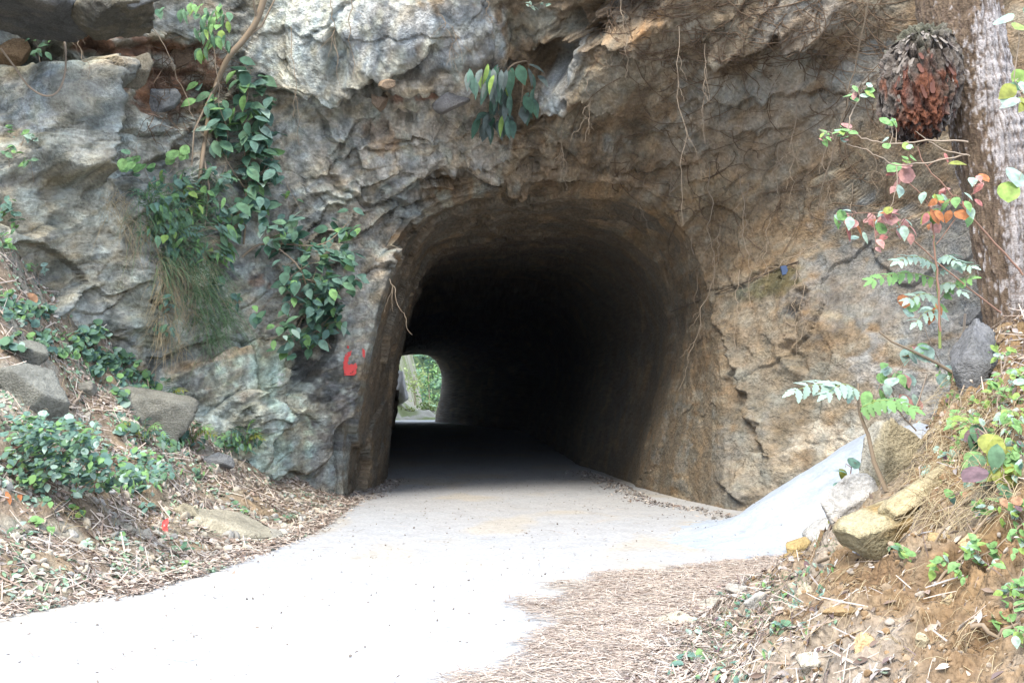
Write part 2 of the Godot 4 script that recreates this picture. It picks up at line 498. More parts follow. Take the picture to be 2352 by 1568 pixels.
	# small patches everywhere: rusty seams, grey lichen crusts, dark algae and run-off streaks
	for j in MH:
		for i in MW:
			var x := MX0 + i * MRES
			var y := MY0 + j * MRES
			var k := j * MW + i
			var c := paint[k]
			var left := smoothstep(0.8, -1.2, x)
			var a: float = nz.rag_fine.get_noise_2d(x * 0.55, y * 0.55) + 0.5 * nz.rag.get_noise_2d(x * 1.7, y * 1.7)
			var b: float = nz.rag_fine.get_noise_2d((x * 0.86 + y * 0.5) * 0.35 + 80.0, (y * 0.86 - x * 0.5) * 1.1)
			var d: float = nz.rag_fine.get_noise_2d(x * 1.1 - 60.0, y * 0.10)
			c = c.lerp(Color(c.r * 1.35, c.g * 1.16, c.b * 0.85), smoothstep(0.12, 0.3, b) * lerpf(0.3, 0.5, left))
			c = c.lerp(Color(c.r * 0.5, c.g * 0.52, c.b * 0.5), smoothstep(0.15, 0.4, -a) * lerpf(0.4, 0.7, left))
			c = c.lerp(Color(0.30, 0.33, 0.30), smoothstep(0.22, 0.42, a) * lerpf(0.12, 0.55, left))
			c = c.lerp(Color(c.r * 0.62, c.g * 0.63, c.b * 0.62), smoothstep(0.12, 0.35, d) * lerpf(0.3, 0.6, left))
			paint[k] = c

# ---------------------------------------------------------------- cliff with the tunnel, one sheet of rock
var face_hit := PackedFloat32Array()    # nearest depth of the finished rock over 5 cm cells
const HW := 360
const HH := 186
func rock_height(p: Vector3, rough: float) -> float:
	# p in metres; bedding dips to the lower left
	var w := Vector3(nz.warp.get_noise_3d(p.x, p.y, p.z), nz.warp.get_noise_3d(p.y + 50.0, p.z, p.x), nz.warp.get_noise_3d(p.z - 50.0, p.x, p.y)) * 0.35
	var q := p + w
	var s := Vector3(q.x * 0.86 + q.y * 0.5, q.y * 0.86 - q.x * 0.5, q.z)      # along and across the bedding
	var h := facet(Vector3(s.x * 0.5, s.y * 0.9, s.z * 0.6)) * 0.36 * rough
	block_tone = f_val[f_cell] * 0.07
	h -= 0.03 * rough * exp(-pow(f_edge / 0.04, 2.0))
	var block: float = smoothstep(-0.15, 0.3, nz.warp.get_noise_3d(p.x * 0.6 + 7.0, p.y * 0.6, p.z * 0.6))      # some beds broke into blocks, others stayed whole
	var broken := smoothstep(-3.6, -2.9, p.x) * smoothstep(1.2, 0.4, p.x) * smoothstep(3.4, 3.8, p.y) * smoothstep(6.05, 5.9, p.y)
	block = maxf(block, broken)
	h += facet(Vector3(s.x * 1.8 + 9.0, s.y * 4.2, s.z * 2.4)) * (0.11 + 0.07 * broken) * rough * block
	block_tone += f_val[f_cell] * 0.20 * block * clampf(rough + 0.2, 0.0, 1.0)
	h -= 0.014 * rough * block * exp(-pow(f_edge / 0.08, 2.0))
	h += nz.fine.get_noise_3d(p.x, p.y, p.z) * (0.020 + 0.018 * rough)
	h += nz.ridge.get_noise_3d(s.x * 0.5, s.y * 1.9, s.z) * 0.03 * rough
	return h
func make_cliff() -> void:
	var throat := [[-2.5, -0.3, 25.4], [-2.36, 0.9, 25.2], [-2.22, 2.0, 25.0], [-2.08, 3.0, 24.8], [-1.82, 3.9, 24.6], [-1.4, 4.45, 24.5], [-0.6, 4.64, 24.5], [0.4, 4.70, 24.5], [1.3, 4.66, 24.4], [2.0, 4.44, 24.3], [2.55, 3.9, 24.2], [2.86, 3.1, 24.0], [2.82, 2.3, 24.0], [2.62, 1.4, 24.0], [2.42, 0.7, 24.0], [2.25, -0.3, 24.0]]
	var edge := [[790, 1180, 21.3], [800, 1010, 21.1], [822, 890, 20.9], [852, 765, 20.8], [890, 640, 20.8], [935, 535, 21.0], [1010, 468, 21.4], [1150, 440, 21.6], [1330, 436, 21.5], [1470, 458, 21.3], [1570, 530, 21.0], [1625, 660, 20.6], [1650, 790, 20.2], [1660, 920, 19.8], [1665, 1040, 19.4], [1668, 1215, 19.0]]
	var outer := [[-8.8, -0.5], [-8.8, 1.0], [-8.8, 3.0], [-8.8, 5.0], [-8.8, 8.4], [-5.5, 8.4], [-3.0, 8.4], [-0.5, 8.4], [1.5, 8.4], [3.5, 8.4], [5.5, 8.4], [8.2, 8.4], [8.2, 6.0], [8.2, 4.0], [8.2, 1.5], [8.2, -0.5]]
	var T := []; var E := []; var O := []
	for i in 16:
		T.append(Vector3(throat[i][0], throat[i][1], throat[i][2]))
		var e := at(edge[i][0], edge[i][1], edge[i][2])
		E.append(Vector3(e.x, e.y, edge[i][2]))
		O.append(Vector3(outer[i][0], outer[i][1], 0))
	(E[0] as Vector3).y = -0.3
	E[0] = Vector3(E[0].x, -0.35, E[0].z); E[15] = Vector3(E[15].x, -0.35, E[15].z)
	# columns spread by length
	var tv := PackedFloat32Array()
	for i in 15:
		var L: float = 0.55 * E[i].distance_to(E[i + 1]) + 0.45 * O[i].distance_to(O[i + 1])
		var n := int(L * 52.0)
		for k in n: tv.append(i + float(k) / n)
	tv.append(15.0)
	var cols := tv.size()
	# tunnel rings, deepest first
	var ds := PackedFloat32Array()
	var step := 0.035
	var d := 0.0
	while d < 68.5:
		ds.append(d); d += step; step = minf(step * 1.045, 0.9)
	ds.append(68.6)
	var nt := ds.size()
	var nj := 85
	var nf := 250
	var nb := 7
	var nfar := 4
	var rows := nfar + nt + nj + nf + nb
	print("cliff ", cols, " x ", rows)
	var pos := PackedVector3Array(); pos.resize(rows * cols)
	var kind := PackedFloat32Array(); kind.resize(rows * cols)   # how rough
	var LX := [[24.5, -2.45], [33.0, -3.2], [50.0, -5.2], [65.0, -6.7], [80.0, -8.0], [93.0, -9.2], [120.0, -11.0]]
	var RX := [[24.5, 2.3], [33.0, 1.6], [50.0, 1.1], [65.0, 0.6], [78.0, -2.2], [93.0, -5.5], [120.0, -8.0]]
	for j in cols:
		var t := tv[j]
		var a := catmull(T, t)
		var e := catmull(E, t)
		var i0 := mini(int(t), 14)
		var o: Vector3 = O[i0].lerp(O[i0 + 1], t - i0)
		var u := (a.x + 2.45) / 4.75
		for i in nfar:
			var D: float = 93.1 + (3.0 - i) * 0.1
			var lx := curve(LX, D); var rx := curve(RX, D)
			var c := Vector3((lx + rx) * 0.5, 1.5, 0)
			var p := Vector3(lerpf(lx, rx, u), a.y, 0)
			p = c + (p - c) * (1.0 + [7.0, 3.0, 1.0, 0.2][i])
			pos[i * cols + j] = Vector3(p.x, maxf(p.y, -0.6), -(D + [3.0, 1.5, 0.6, 0.1][i]))
			kind[i * cols + j] = 0.6
		for i in nt:
			var D: float = a.z + ds[nt - 1 - i]
			var sq: float = 1.0 + 0.05 * nz.warp.get_noise_2d(D * 0.4, 3.0)
			var x := lerpf(curve(LX, D), curve(RX, D), u)
			x = lerpf(a.x, x, smoothstep(24.0, 27.0, D))
			pos[(nfar + i) * cols + j] = Vector3(x, a.y * (1.0 + (sq - 1.0) * smoothstep(25.0, 32.0, D)), -D)
			kind[(nfar + i) * cols + j] = 0.62
		for i in nj:
			var f := float(i + 1) / nj
			var p := a.lerp(e, f)
			# the right wall and the vault flare like a trumpet, the left jamb stays straight
			var flare := smoothstep(4.5, 8.0, t) * 0.5
			p.z = lerpf(p.z, lerpf(a.z, e.z, pow(f, 0.72)), flare)
			pos[(nfar + nt + i) * cols + j] = Vector3(p.x, p.y, -p.z)
			kind[(nfar + nt + i) * cols + j] = 0.62
		var fd0 := face_depth(e.x, e.y)
		var span := Vector2(o.x - e.x, o.y - e.y).length()
		for i in nf:
			var f := float(i + 1) / nf
			var x := lerpf(e.x, o.x, f)
			var y := lerpf(e.y, o.y, f)
			var D := face_depth(x, y) + (e.z - fd0) * exp(-f * span / 0.55)
			var r := (nfar + nt + nj + i) * cols + j
			pos[r] = Vector3(x, y, -D)
			kind[r] = 1.0
		var last := pos[(nfar + nt + nj + nf - 1) * cols + j]
		for i in nb:                                  # the hill runs on outside the frame and closes over the tunnel
			var g: float = [0.6, 1.6, 3.5, 6.0, 12.0, 30.0, 70.0][i]
			var out := Vector3(o.x * 0.09, maxf(o.y - 3.0, -0.1) * 0.2, 0)
			var p := last + out * g * 0.8
			p.z = last.z - maxf(0.0, g - 1.0) * 0.95 + minf(g, 1.0) * 0.3
			p.x = clampf(p.x, -70, 70)
			p.y = minf(p.y, 22.0 + g * 0.05)
			pos[(nfar + nt + nj + nf + i) * cols + j] = p
			kind[(nfar + nt + nj + nf + i) * cols + j] = 1.0
	# displacement along the base normals
	var col := PackedColorArray(); col.resize(rows * cols)
	var res := PackedVector3Array(); res.resize(rows * cols)
	face_hit.resize(HW * HH); face_hit.fill(60.0)
	var f0 := nfar + nt
	for i in rows:
		var ra := maxi(i - 2, 0) * cols
		var rb := mini(i + 2, rows - 1) * cols
		var r := i * cols
		for j in cols:
			var p := pos[r + j]
			var n := (pos[r + mini(j + 2, cols - 1)] - pos[r + maxi(j - 2, 0)]).cross(pos[rb + j] - pos[ra + j]).normalized()
			var k := kind[r + j]
			var smoother := lerpf(1.0, 0.27, smoothstep(0.2, 2.2, p.x)) * lerpf(1.0, 0.65, smoothstep(-3.8, -4.6, p.x))
			smoother *= lerpf(1.0, 0.2, smoothstep(5.9, 6.15, p.y) * smoothstep(-4.3, -3.7, p.x) * smoothstep(1.0, 0.4, p.x))
			if i < f0 + nj: smoother *= 0.65
			var h := rock_height(p, k * smoother)
			var m := map_index(p.x, p.y)
			var c := paint[m]
			if i >= f0 + nj - 14:
				# bilinear relief
				var u := clampf((p.x - MX0) / MRES, 0.0, MW - 1.001)
				var v := clampf((p.y - MY0) / MRES, 0.0, MH - 1.001)
				var iu := int(u); var iv := int(v)
				u -= iu; v -= iv
				var q := iv * MW + iu
				var rl := lerpf(lerpf(relief[q], relief[q + 1], u), lerpf(relief[q + MW], relief[q + MW + 1], u), v)
				h += rl * smoothstep(float(f0 + nj - 14), float(f0 + nj + 6), float(i))
				c = paint[q].lerp(paint[q + 1], u).lerp(paint[q + MW].lerp(paint[q + MW + 1], u), v)
			else:
				# hand-cut brown rock, the same from the mouth to the far end, with rusty seams
				var own: float = nz.rag.get_noise_3d(p.x, p.y, p.z)
				c = Color(0.122, 0.094, 0.066).lerp(OCHRE, smoothstep(0.1, 0.5, own) * 0.35)
				if p.x > 0.5 and i >= f0 and nz.rag.get_noise_2d(p.z * 0.6, p.y * 0.6) > 0.05: c = paint[m]
			var calm := lerpf(1.0, 0.62, smoothstep(0.5, 2.0, p.x))      # the brown rock on the right is more even
			var g: float = 1.0 + calm * (0.42 * nz.speck.get_noise_3d(p.x, p.y, p.z) + 0.30 * nz.blotch.get_noise_3d(p.x, p.y, p.z))
			g *= 1.0 + block_tone
			var warm: float = nz.blotch.get_noise_3d(p.z + 20.0, p.x, p.y) * 0.16
			var lum := c.get_luminance()
			c = c.lerp(Color(lum * 1.03, lum, lum * 0.95), 0.30)
			c = Color(c.r * g * (1.0 + warm), c.g * g, c.b * g * (0.95 - warm), 1.0) * lerpf(2.1, 1.95, smoothstep(-0.5, 1.5, p.x))
			col[r + j] = c
			var o := p + n * h
			if o.y < -0.02 and p.y > -0.02: pass
			res[r + j] = o
			if i >= f0:
				var hu := int((o.x - MX0) / 0.05)
				var hv := int((o.y - MY0) / 0.05)
				if hu >= 0 and hv >= 0 and hu < HW and hv < HH:
					var hk := hv * HW + hu
					if -o.z < face_hit[hk]: face_hit[hk] = -o.z
	var o := put("cliff", grid_mesh(res, col, rows, cols), M.rock)
	tag(o, "rough grey and brown rock cliff pierced by the road tunnel", "", "", "structure")
func curve(pts: Array, x: float) -> float:
	for i in range(1, pts.size()):
		if x <= pts[i][0]:
			return lerpf(pts[i - 1][1], pts[i][1], smoothstep(0.0, 1.0, clampf((x - pts[i - 1][0]) / (pts[i][0] - pts[i - 1][0]), 0, 1)) * 0.4 + 0.6 * clampf((x - pts[i - 1][0]) / (pts[i][0] - pts[i - 1][0]), 0, 1))
	return pts[-1][1]
func cliff_at(x: float, y: float) -> float:
	var hu := int((x - MX0) / 0.05)
	var hv := int((y - MY0) / 0.05)
	if hu < 0 or hv < 0 or hu >= HW or hv >= HH: return 60.0
	return face_hit[hv * HW + hu]

# ---------------------------------------------------------------- mesh accumulators: tubes, leaves, stones
class Acc:
	var v := PackedVector3Array()
	var n := PackedVector3Array()
	var c := PackedColorArray()
	var i := PackedInt32Array()
	func mesh() -> ArrayMesh:
		var arr := []; arr.resize(Mesh.ARRAY_MAX)
		arr[Mesh.ARRAY_VERTEX] = v
		arr[Mesh.ARRAY_NORMAL] = n
		if c.size() == v.size() and c.size() > 0: arr[Mesh.ARRAY_COLOR] = c
		arr[Mesh.ARRAY_INDEX] = i
		var m := ArrayMesh.new()
		m.add_surface_from_arrays(Mesh.PRIMITIVE_TRIANGLES, arr)
		return m
	func tube(pts: Array, r0: float, r1: float, sides := 5) -> void:
		var b := v.size()
		var np := pts.size()
		var side := Vector3(0.31, 0.17, 0.93)
		for k in np:
			var d: Vector3 = (pts[mini(k + 1, np - 1)] - pts[maxi(k - 1, 0)]).normalized()
			side = (side - d * side.dot(d)).normalized()
			var o := d.cross(side)
			var r := lerpf(r0, r1, float(k) / maxf(1.0, np - 1))
			for s in sides:
				var a := TAU * s / sides
				var w := side * cos(a) + o * sin(a)
				v.append(pts[k] + w * r); n.append(w)
		for k in np - 1:
			for s in sides:
				var p := b + k * sides + s
				var q := b + k * sides + (s + 1) % sides
				i.append_array(PackedInt32Array([p, p + sides, q, q, p + sides, q + sides]))
	func add(m: Array, t: Transform3D) -> void:      # [verts, normals, indices]
		var b := v.size()
		var nb := t.basis.orthonormalized()
		for p in m[0]: v.append(t * p)
		for p in m[1]: n.append(nb * p)
		for k in m[2]: i.append(b + k)
func wiggle(a: Vector3, b: Vector3, amp: float, n: int, s: float) -> Array:
	var out := []
	for k in n + 1:
		var f := float(k) / n
		var e := sin(PI * f) * 0.6 + 0.4 * minf(1.0, f * 4.0)
		out.append(a.lerp(b, f) + Vector3(nz.blotch.get_noise_2d(f * 1.3 + s, s), nz.blotch.get_noise_2d(s - 9.0, f * 1.3), nz.blotch.get_noise_2d(f * 1.3 - s, 40.0)) * amp * e)
	return out

var leaf_data := {}
var leaf_mesh := {}
func make_leaf(called: String, prof: Array, fold: float, droop: float, teeth := 0.0) -> void:
	# length 1 along +x, blade facing +y; prof = half widths along the blade
	var v := PackedVector3Array(); var n := PackedVector3Array(); var idx := PackedInt32Array()
	var m := prof.size()
	for k in m:
		var f := float(k) / (m - 1)
		var w: float = prof[k]
		if teeth > 0.0: w *= 1.0 + (teeth if k % 2 == 1 else -teeth)
		var y := -droop * f * f
		var up := Vector3(2.0 * droop * f, 1, 0).normalized()
		v.append(Vector3(f, y, 0)); n.append(up)
		v.append(Vector3(f - 0.04 * w, y + fold * w, w)); n.append((up + Vector3(0, 0, -fold)).normalized())
		v.append(Vector3(f - 0.04 * w, y + fold * w, -w)); n.append((up + Vector3(0, 0, fold)).normalized())
	for k in m - 1:
		var a := k * 3
		idx.append_array(PackedInt32Array([a, a + 3, a + 1, a + 1, a + 3, a + 4, a, a + 2, a + 3, a + 2, a + 5, a + 3]))
	leaf_data[called] = [v, n, idx]
	var acc := Acc.new()
	acc.add(leaf_data[called], Transform3D())
	leaf_mesh[called] = acc.mesh()
func make_leaves() -> void:
	make_leaf("ovate", [0.0, 0.17, 0.25, 0.27, 0.22, 0.11, 0.0], 0.22, 0.22)
	make_leaf("ovate_flat", [0.0, 0.19, 0.27, 0.28, 0.22, 0.12, 0.0], 0.08, 0.10)
	make_leaf("round", [0.0, 0.30, 0.43, 0.47, 0.45, 0.33, 0.0], 0.10, 0.12)
	make_leaf("lance", [0.0, 0.09, 0.13, 0.14, 0.12, 0.07, 0.0], 0.30, 0.35)
	make_leaf("toothed", [0.0, 0.14, 0.20, 0.24, 0.22, 0.20, 0.14, 0.10, 0.0], 0.15, 0.25, 0.16)
	make_leaf("curl", [0.03, 0.16, 0.22, 0.20, 0.09, 0.0], 0.75, -0.25)
	make_leaf("flake", [0.10, 0.17, 0.15, 0.18, 0.09], 0.35, -0.12)
	make_leaf("straw", [0.012, 0.018, 0.012], 0.5, 0.06)
func leaf_mat(called: String, r: float, g: float, b: float, through := 0.4, rough := 0.62) -> void:
	var m := flat_mat(called, Color(r, g, b) * 1.45, rough, Color(through, through, through))
	m.albedo_texture = tex.mottle
	m.uv1_triplanar = true
	m.uv1_scale = Vector3.ONE * 0.7
	m.metallic_specular = 0.35
func make_leaf_materials() -> void:
	var n := noise("t_mottle", 0.012, FastNoiseLite.TYPE_SIMPLEX_SMOOTH, 4)
	tex.mottle = ImageTexture.create_from_image(seamless(n, 256, 0.62, 1.0))
	leaf_mat("deep", 0.05, 0.115, 0.075)
	leaf_mat("bluish", 0.10, 0.18, 0.145)
	leaf_mat("mid", 0.095, 0.18, 0.105)
	leaf_mat("fresh", 0.15, 0.28, 0.10)
	leaf_mat("lime", 0.20, 0.30, 0.075)
	leaf_mat("hazed_green", 0.30, 0.37, 0.15)  # yellow-green paled to put haze into the plants beyond the tunnel
	leaf_mat("silver", 0.26, 0.36, 0.30)
	leaf_mat("olive", 0.20, 0.22, 0.05)
	leaf_mat("pink", 0.36, 0.19, 0.17)
	leaf_mat("rose", 0.28, 0.105, 0.095)
	leaf_mat("orange", 0.34, 0.13, 0.05)
	leaf_mat("plum", 0.12, 0.075, 0.085)
	leaf_mat("dead", 0.26, 0.15, 0.09, 0.2, 0.8)
	leaf_mat("slate", 0.10, 0.13, 0.125)
	for t in [["wood", 0.20, 0.155, 0.11], ["twig", 0.25, 0.20, 0.155], ["root", 0.22, 0.175, 0.13], ["redstem", 0.20, 0.115, 0.085], ["greenstem", 0.20, 0.25, 0.08], ["dark_twig", 0.085, 0.065, 0.05], ["dry_grass", 0.36, 0.29, 0.18], ["green_grass", 0.12, 0.20, 0.10]]:
		flat_mat(t[0], Color(t[1], t[2], t[3]), 0.85)
func pick(list: Array) -> String:                  # [name, weight, name, weight ...]
	var s := 0.0
	for k in range(1, list.size(), 2): s += list[k]
	var r := rng.randf() * s
	for k in range(0, list.size(), 2):
		r -= list[k + 1]
		if r <= 0.0: return list[k]
	return list[0]
func frame(d: Vector3, up: Vector3, s: float, wide := 1.0) -> Basis:
	d = d.normalized()
	var y := (up - d * up.dot(d))
	if y.length_squared() < 1e-5: y = Vector3(d.y, -d.x, 0.01).slide(d)
	y = y.normalized()
	return Basis(d * s, y * s, d.cross(y) * s * wide)
func rnd3() -> Vector3:
	return Vector3(rng.randf_range(-1, 1), rng.randf_range(-1, 1), rng.randf_range(-1, 1))
func lifted(px: float, py: float, lift: float) -> Vector3:   # in front of the first surface by lift metres, towards the viewer's side
	var p := hit(px, py)
	return p - (p - CAM).normalized() * lift

const TO_CAM := Vector3(0, 0.05, 1)
func leafy(called: String, label: String, category: String, group: String, o: Dictionary) -> Node3D:
	rng.seed = hash(label)
	var stems := []
	for s in o.get("stems", []):
		var line := []
		for p in s[0]:
			line.append(at(p[0], p[1], o.depth) if o.has("depth") else lifted(p[0], p[1], p[2] if p.size() > 2 else 0.1))
		var fine := []
		var nn: int = line.size()
		for k in (nn - 1) * 5 + 1:
			fine.append(catmull(line, k / 5.0) + rnd3() * 0.006)
		stems.append([fine, s[1], s[2] if s.size() > 2 else s[1] * 0.4])
	var first: Array = o.clusters[0]
	var root: Vector3
	if stems.size(): root = stems[0][0][0]
	else: root = at(first[0], first[1], o.depth) if o.has("depth") else lifted(first[0], first[1], 0.05)
	var node := base(called, root, label, category, group)
	var wood := Acc.new()
	for s in stems:
		var loc := []
		for p in s[0]: loc.append(p - root)
		wood.tube(loc, s[1], s[2], 6)
	var many := 0
	var rest := {}
	var lift: Array = o.get("lift", [0.05, 0.3])
	var hang: float = o.get("hang", 0.4)
	var size: Array = o.get("size", [0.1, 0.2])
	var shapes: Array = o.get("shape", ["ovate", 1.0])
	for c in o.clusters:
		var made := 0
		var twig_from := Vector3.ZERO
		var want := int(c[4] * o.get("dense", 1.0))
		while made < want:
			var q := Vector2.from_angle(rng.randf() * TAU) * sqrt(rng.randf())
			var px: float = c[0] + q.x * c[2]
			var py: float = c[1] + q.y * c[3]
			var p: Vector3
			if o.has("depth"): p = at(px, py, o.depth + rng.randf_range(-1, 1) * o.get("thick", 0.15))
			else: p = lifted(px, py, rng.randf_range(lift[0], lift[1]))
			# a sprig of a few leaves round p, held by a twig
			var near := root
			var bd := 9.0
			for s in stems:
				for sp in s[0]:
					var dd: float = sp.distance_to(p)
					if dd < bd: bd = dd; near = sp
			if bd < o.get("reach", 0.7) and stems.size():
				var mid: Vector3 = near.lerp(p, 0.5) + Vector3(0, 0.25, 0) * bd * o.get("arch", 0.6) + rnd3() * 0.02
				wood.tube([near - root, mid - root, p - root], 0.004, 0.0018, 4)
			else: near = p + Vector3(0, 0.2, -0.1)
			var out := (p - near).normalized()
			var k: int = mini(rng.randi_range(o.get("sprig", [2, 4])[0], o.get("sprig", [2, 4])[1]), want - made)
			for j in k:
				var s := rng.randf_range(size[0], size[1])
				var n: Vector3 = (TO_CAM * o.get("face", 0.55) + Vector3.UP * o.get("flat", 0.7) + rnd3() * o.get("mess", 0.55)).normalized()
				var d := (out * 0.7 + rnd3() * 0.9 + Vector3.DOWN * hang * 1.6)
				d = d.slide(n)
				if d.length() < 0.1: d = Vector3.RIGHT.slide(n)
				var at_p: Vector3 = p + rnd3() * s * o.get("spread", 0.5) - d.normalized() * s * 0.2
				var t := Transform3D(frame(d, n, s, rng.randf_range(0.85, 1.15)), at_p - root)
				var sh := pick(shapes)
				var mt := pick(o.mats)
				many += 1
				if many <= 290 and not o.get("small", false):
					var leaf := put("leaf", leaf_mesh[sh], M[mt], node)
					leaf.transform = t
				else:
					if not rest.has(mt): rest[mt] = Acc.new()
					rest[mt].add(leaf_data[sh], t)
			made += k
	if wood.v.size():
		put("stem", wood.mesh(), M[o.get("wood", "twig")], node)
	for mt in rest:
		var r := put("foliage", rest[mt].mesh(), M[mt], node)
		r.set_meta("kind", "stuff")
	return node
func compound_leaf(node: Node3D, root: Vector3, a: Vector3, b: Vector3, sag: float, pairs: int, size: float, mats: Array, shape := "toothed", wood := "greenstem") -> void:
	# a pinnate leaf from a to b: rachis and paired leaflets, one part
	var acc := Acc.new()
	var pts := []
	for k in 7:
		var f := k / 6.0
		pts.append(a.lerp(b, f) + Vector3(0, sag * sin(PI * f), 0) - root)
	var rach := Acc.new()
	rach.tube(pts, 0.0035, 0.0015, 4)
	var dir := (b - a).normalized()
	var up := (Vector3.UP * 0.8 + TO_CAM * 0.6).slide(dir).normalized()
	var side := dir.cross(up)
	for k in pairs:
		var f := (k + 0.8) / (pairs + 0.2)
		var p := catmull(pts, f * 6.0)
		for s in [-1, 1]:
			var d: Vector3 = (dir * 0.55 + side * s * 0.8 + Vector3.DOWN * 0.25 + rnd3() * 0.18)
			acc.add(leaf_data[shape], Transform3D(frame(d, up + rnd3() * 0.3, size * rng.randf_range(0.8, 1.1) * (1.0 - 0.3 * absf(f - 0.5))), p))
	acc.add(leaf_data[shape], Transform3D(frame(dir + Vector3.DOWN * 0.3, up, size * 0.8), pts[6]))
	var leaf := put("leaf", acc.mesh(), M[pick(mats)], node)
	put("leaf_stalk", rach.mesh(), M[wood], leaf)

# a stone: a ball cut by random planes, with worn edges and a rough skin
func stone_mesh(r: Vector3, sd: int, c: Color, cuts := 14, res := 34, rough := 0.03, second := Color(0, 0, 0)) -> ArrayMesh:
	var g := RandomNumberGenerator.new(); g.seed = sd
	var pn := []; var pd := []
	for k in cuts:
		pn.append(Vector3(g.randfn(), g.randfn(), g.randfn()).normalized()); pd.append(g.randf_range(0.36, 0.8))
	var rows := res; var cols := res * 2
	var pos := PackedVector3Array(); pos.resize(rows * cols)
	var col := PackedColorArray(); col.resize(rows * cols)
	var off := Vector3(g.randf() * 50, g.randf() * 50, g.randf() * 50)
	for i in rows:
		var th := PI * i / (rows - 1)
		for j in cols:
			var ph := TAU * j / (cols - 1)
			var d := Vector3(sin(th) * cos(ph), cos(th), sin(th) * sin(ph))
			var h := 1.0
			for k in cuts:
				var cs: float = d.dot(pn[k])
				if cs > 0.05: h = minf(h, pd[k] / cs)
			var q := d * h * r
			var w := q + off
			h += nz.lump.get_noise_3d(w.x, w.y, w.z) * rough * 1.6 + nz.fine.get_noise_3d(w.x * 1.5, w.y * 1.5, w.z * 1.5) * rough
			pos[i * cols + j] = d * h * r
			var b: float = 1.0 + 0.3 * nz.speck.get_noise_3d(w.x, w.y, w.z) + 0.35 * nz.blotch.get_noise_3d(w.x, w.y, w.z)
			var cc := c
			if second.r > 0.0: cc = c.lerp(second, smoothstep(-0.05, 0.2, nz.blotch.get_noise_3d(w.x * 0.8 + 9.0, w.y * 0.8, w.z * 0.8)))
			col[i * cols + j] = Color(cc.r * b, cc.g * b, cc.b * b) * 1.28
	return grid_mesh(pos, col, rows, cols, true)
func stone(called: String, label: String, where: Vector3, r: Vector3, turn: Vector3, sd: int, c: Color, group := "", cuts := 14, res := 26, second := Color(0, 0, 0), rough := 0.03, category := "") -> MeshInstance3D:
	var o := put(called, stone_mesh(r, sd, c, cuts, res, rough, second), M.stone, null, where)
	o.rotation = turn
	tag(o, label, category if category else called.replace("_", " "), group)
	return o

